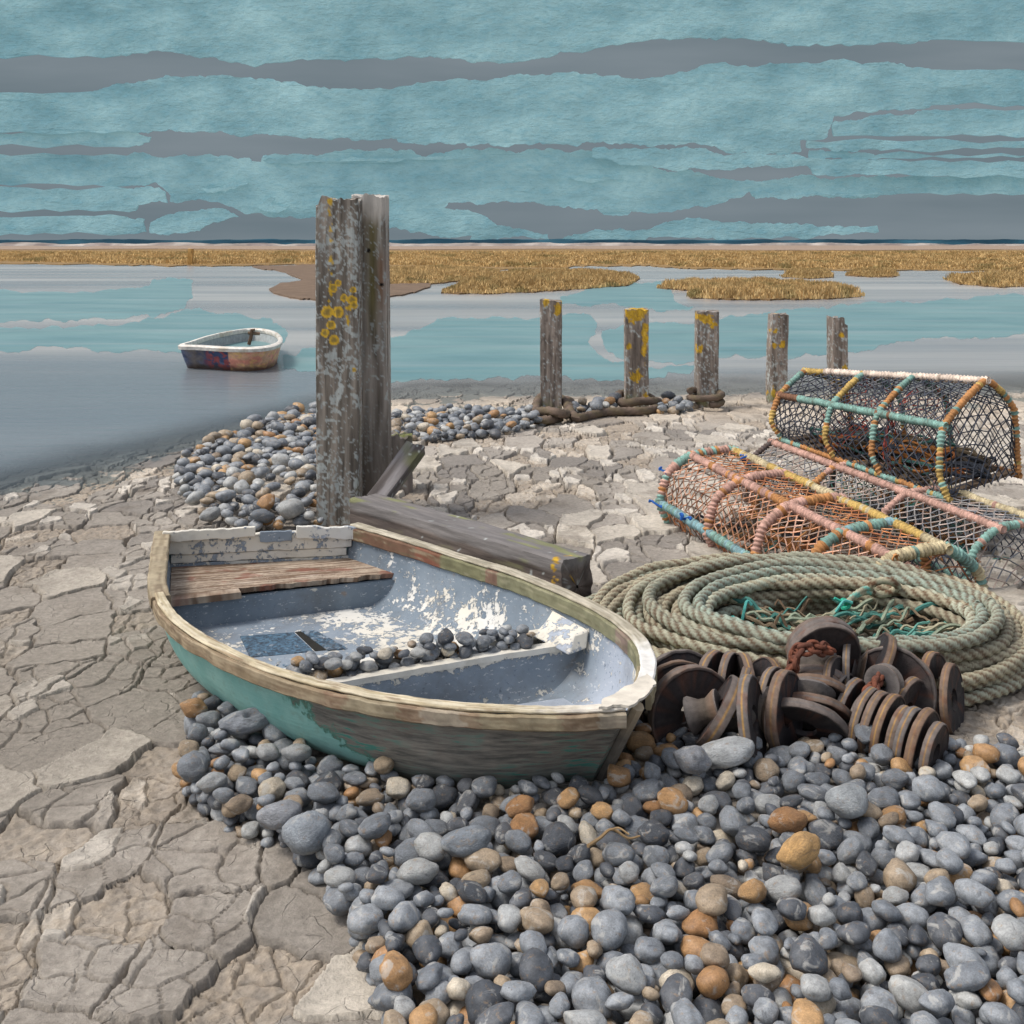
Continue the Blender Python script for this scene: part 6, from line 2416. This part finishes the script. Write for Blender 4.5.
seat_poly = [in_seat(l_, 0.0) for l_ in np.linspace(-0.72, 0.72, 12)] + [in_seat(l_, 1.0) for l_ in np.linspace(0.74, -0.70, 12)]
boatp = drop(seat_poly, lambda x, y: np.full(np.shape(x), 0.215), 100, 0.033, 0.2, 97, K=7, cell=0.008, warm=0.7)
for o in boatp:
    o["size"] *= 1.45

heaps = [("fg", fg), ("mound", mound), ("mound", mound2), ("strip", strip1), ("strip", strip2), ("strip", strip3), ("boat", boatp)]
rank = []
for hn, lst in heaps:
    for o in lst:
        o["heap"] = hn
        vis = o["buried"] < 0.35 * o["c"] and 126 < o["px"] < 898 and o["py"] < 898
        o["score"] = o["size"] if vis else -1
        if o["big"]:
            o["score"] = 1e3
        rank.append(o)
rank.sort(key=lambda o: -o["score"])
chosen = [o for o in rank if o["score"] > 0][:298]
ids = set(id(o) for o in chosen)
WORDS = {"grey": "slate grey", "dark": "dark charcoal", "pale": "pale grey", "brown": "dull brown", "orange": "orange brown", "cream": "cream coloured"}
WHERE = {"fg": "in the foreground shingle beside the dinghy", "mound": "in the heap left of the tall post", "strip": "in the strip behind the mud", "boat": "on the dinghy's middle seat"}
stone_me = []
for k, (v_, f_) in enumerate(SHAPES):
    me = bpy.data.meshes.new("pebble")
    me.from_pydata(v_.tolist(), [], f_)
    me.polygons.foreach_set("use_smooth", np.ones(len(me.polygons), bool))
    me.materials.append(M_peb)
    stone_me.append(me)
# the long grey one has a hollow worn into its upper side
v_, f_ = stone_shape(3, 4)
hv = v_.copy()
for d_, rad_, dep_ in (((0.25, -0.35, 0.90), 0.42, 0.55), ((-0.35, -0.30, 0.88), 0.22, 0.25), ((0.62, -0.2, 0.75), 0.16, 0.2)):
    d_ = np.array(d_) / np.linalg.norm(d_)
    q_ = np.linalg.norm(hv / np.linalg.norm(hv, axis=1)[:, None] - d_, axis=1) / rad_
    v_ = v_ * (1 - dep_ * (1 - sstep(0.45, 1.0, q_ + 0.2 * fbm(hv[:, 0] * 4, hv[:, 1] * 4, hv[:, 2] * 4, 2))))[:, None]
holed_me = bpy.data.meshes.new("pebble")
holed_me.from_pydata(v_.tolist(), [], f_)
holed_me.polygons.foreach_set("use_smooth", np.ones(len(holed_me.polygons), bool))
holed_me.materials.append(M_peb)
proto = bpy.data.objects.new("pebble", stone_me[0])
first = True
for o in chosen:
    if first:
        ob = proto
        first = False
    else:
        ob = proto.copy()
    if o["kind"] in ("slab", "ochre"):
        o["sh"] = 8
    elif o["big"]:
        o["sh"] = 3
        o["yaw"], o["tx"], o["ty"] = 0.25, 0.1, -0.1
    ob.data = holed_me if o["kind"] == "holed" else stone_me[o["sh"]]
    COL.objects.link(ob)
    ob.location = (o["x"], o["y"], o["z"])
    ob.scale = (o["a"], o["b"], o["c"])
    ob.rotation_euler = (o["tx"], o["ty"], o["yaw"])
    ob.color = (*[float(q) for q in o["col"]], 1)
    if o["big"]:
        lab, _ = BIG_LABEL[o["kind"]]
        tag(ob, lab, "pebble", "large pebbles in the shingle")
    else:
        tag(ob, "smooth %s pebble %s" % (WORDS[o["kind"]], WHERE[o["heap"]]), "pebble", "%s pebbles %s" % (WORDS[o["kind"]], WHERE[o["heap"]]))


def merged(lst, name, label):
    lst = [o for o in lst if id(o) not in ids]
    if not lst:
        return
    VV, FF, CC, n_ = [], [], [], 0
    cx_, cy_ = np.mean([o["x"] for o in lst]), np.mean([o["y"] for o in lst])
    for o in lst:
        v_, f_ = (SHAPES if o["size"] > 9 else SHAPES_LO)[o["sh"]]
        M_ = np.array((Matrix.Rotation(o["yaw"], 3, "Z") @ Matrix.Rotation(o["ty"], 3, "Y") @ Matrix.Rotation(o["tx"], 3, "X")))
        w_ = (v_ * np.array([o["a"], o["b"], o["c"]])) @ M_.T + np.array([o["x"] - cx_, o["y"] - cy_, o["z"]])
        VV.append(w_)
        FF.append(np.array(f_) + n_)
        CC.append(np.repeat(o["col"][None, :], len(w_), 0))
        n_ += len(w_)
    VV, FF, CC = np.concatenate(VV), np.concatenate(FF), np.concatenate(CC)
    me = bpy.data.meshes.new(name)
    me.vertices.add(len(VV)); me.vertices.foreach_set("co", VV.astype(np.float32).ravel())
    me.loops.add(FF.size); me.loops.foreach_set("vertex_index", FF.astype(np.int32).ravel())
    me.polygons.add(len(FF)); me.polygons.foreach_set("loop_start", np.arange(0, FF.size, 3, dtype=np.int32))
    me.polygons.foreach_set("use_smooth", np.ones(len(FF), bool))
    me.update(calc_edges=True)
    at_ = me.color_attributes.new("Col", "FLOAT_COLOR", "POINT")
    b_ = np.ones((len(VV), 4), np.float32); b_[:, :3] = CC
    at_.data.foreach_set("color", b_.ravel())
    me.materials.append(M_shingle)
    ob = bpy.data.objects.new(name, me)
    COL.objects.link(ob)
    ob.location = (cx_, cy_, 0)
    tag(ob, label, "shingle", kind="stuff")


merged(fg, "shingle", "small grey and brown shingle filling the foreground bank")
merged(mound + mound2, "shingle", "heap of blue grey and orange shingle left of the tall post")
merged(strip1 + strip2 + strip3, "shingle", "strip of grey shingle along the feet of the small posts")
merged(boatp, "shingle", "smallest pebbles on the middle seat of the dinghy")

# a dry twig lying on the shingle
m_ = MB()
tp = [A3(P(x_, y_, 0.195)) for x_, y_ in ((588, 846), (600, 838), (612, 833), (628, 838), (640, 836))]
tp[2][2] += 0.012
m_.tube(catmull(tp, 40), np.linspace(0.006, 0.003, 40), 6, lin(140, 116, 84))
m_.tube(catmull([tp[2], tp[2] + A3([0.02, -0.03, 0.02]), tp[2] + A3([0.05, -0.05, 0.01])], 16), 0.003, 5, lin(140, 116, 84))
tag(m_.build("twig", M_plank, loc=tuple(float(q) for q in tp[2])), "thin dry forked twig lying on the foreground shingle", "twig")
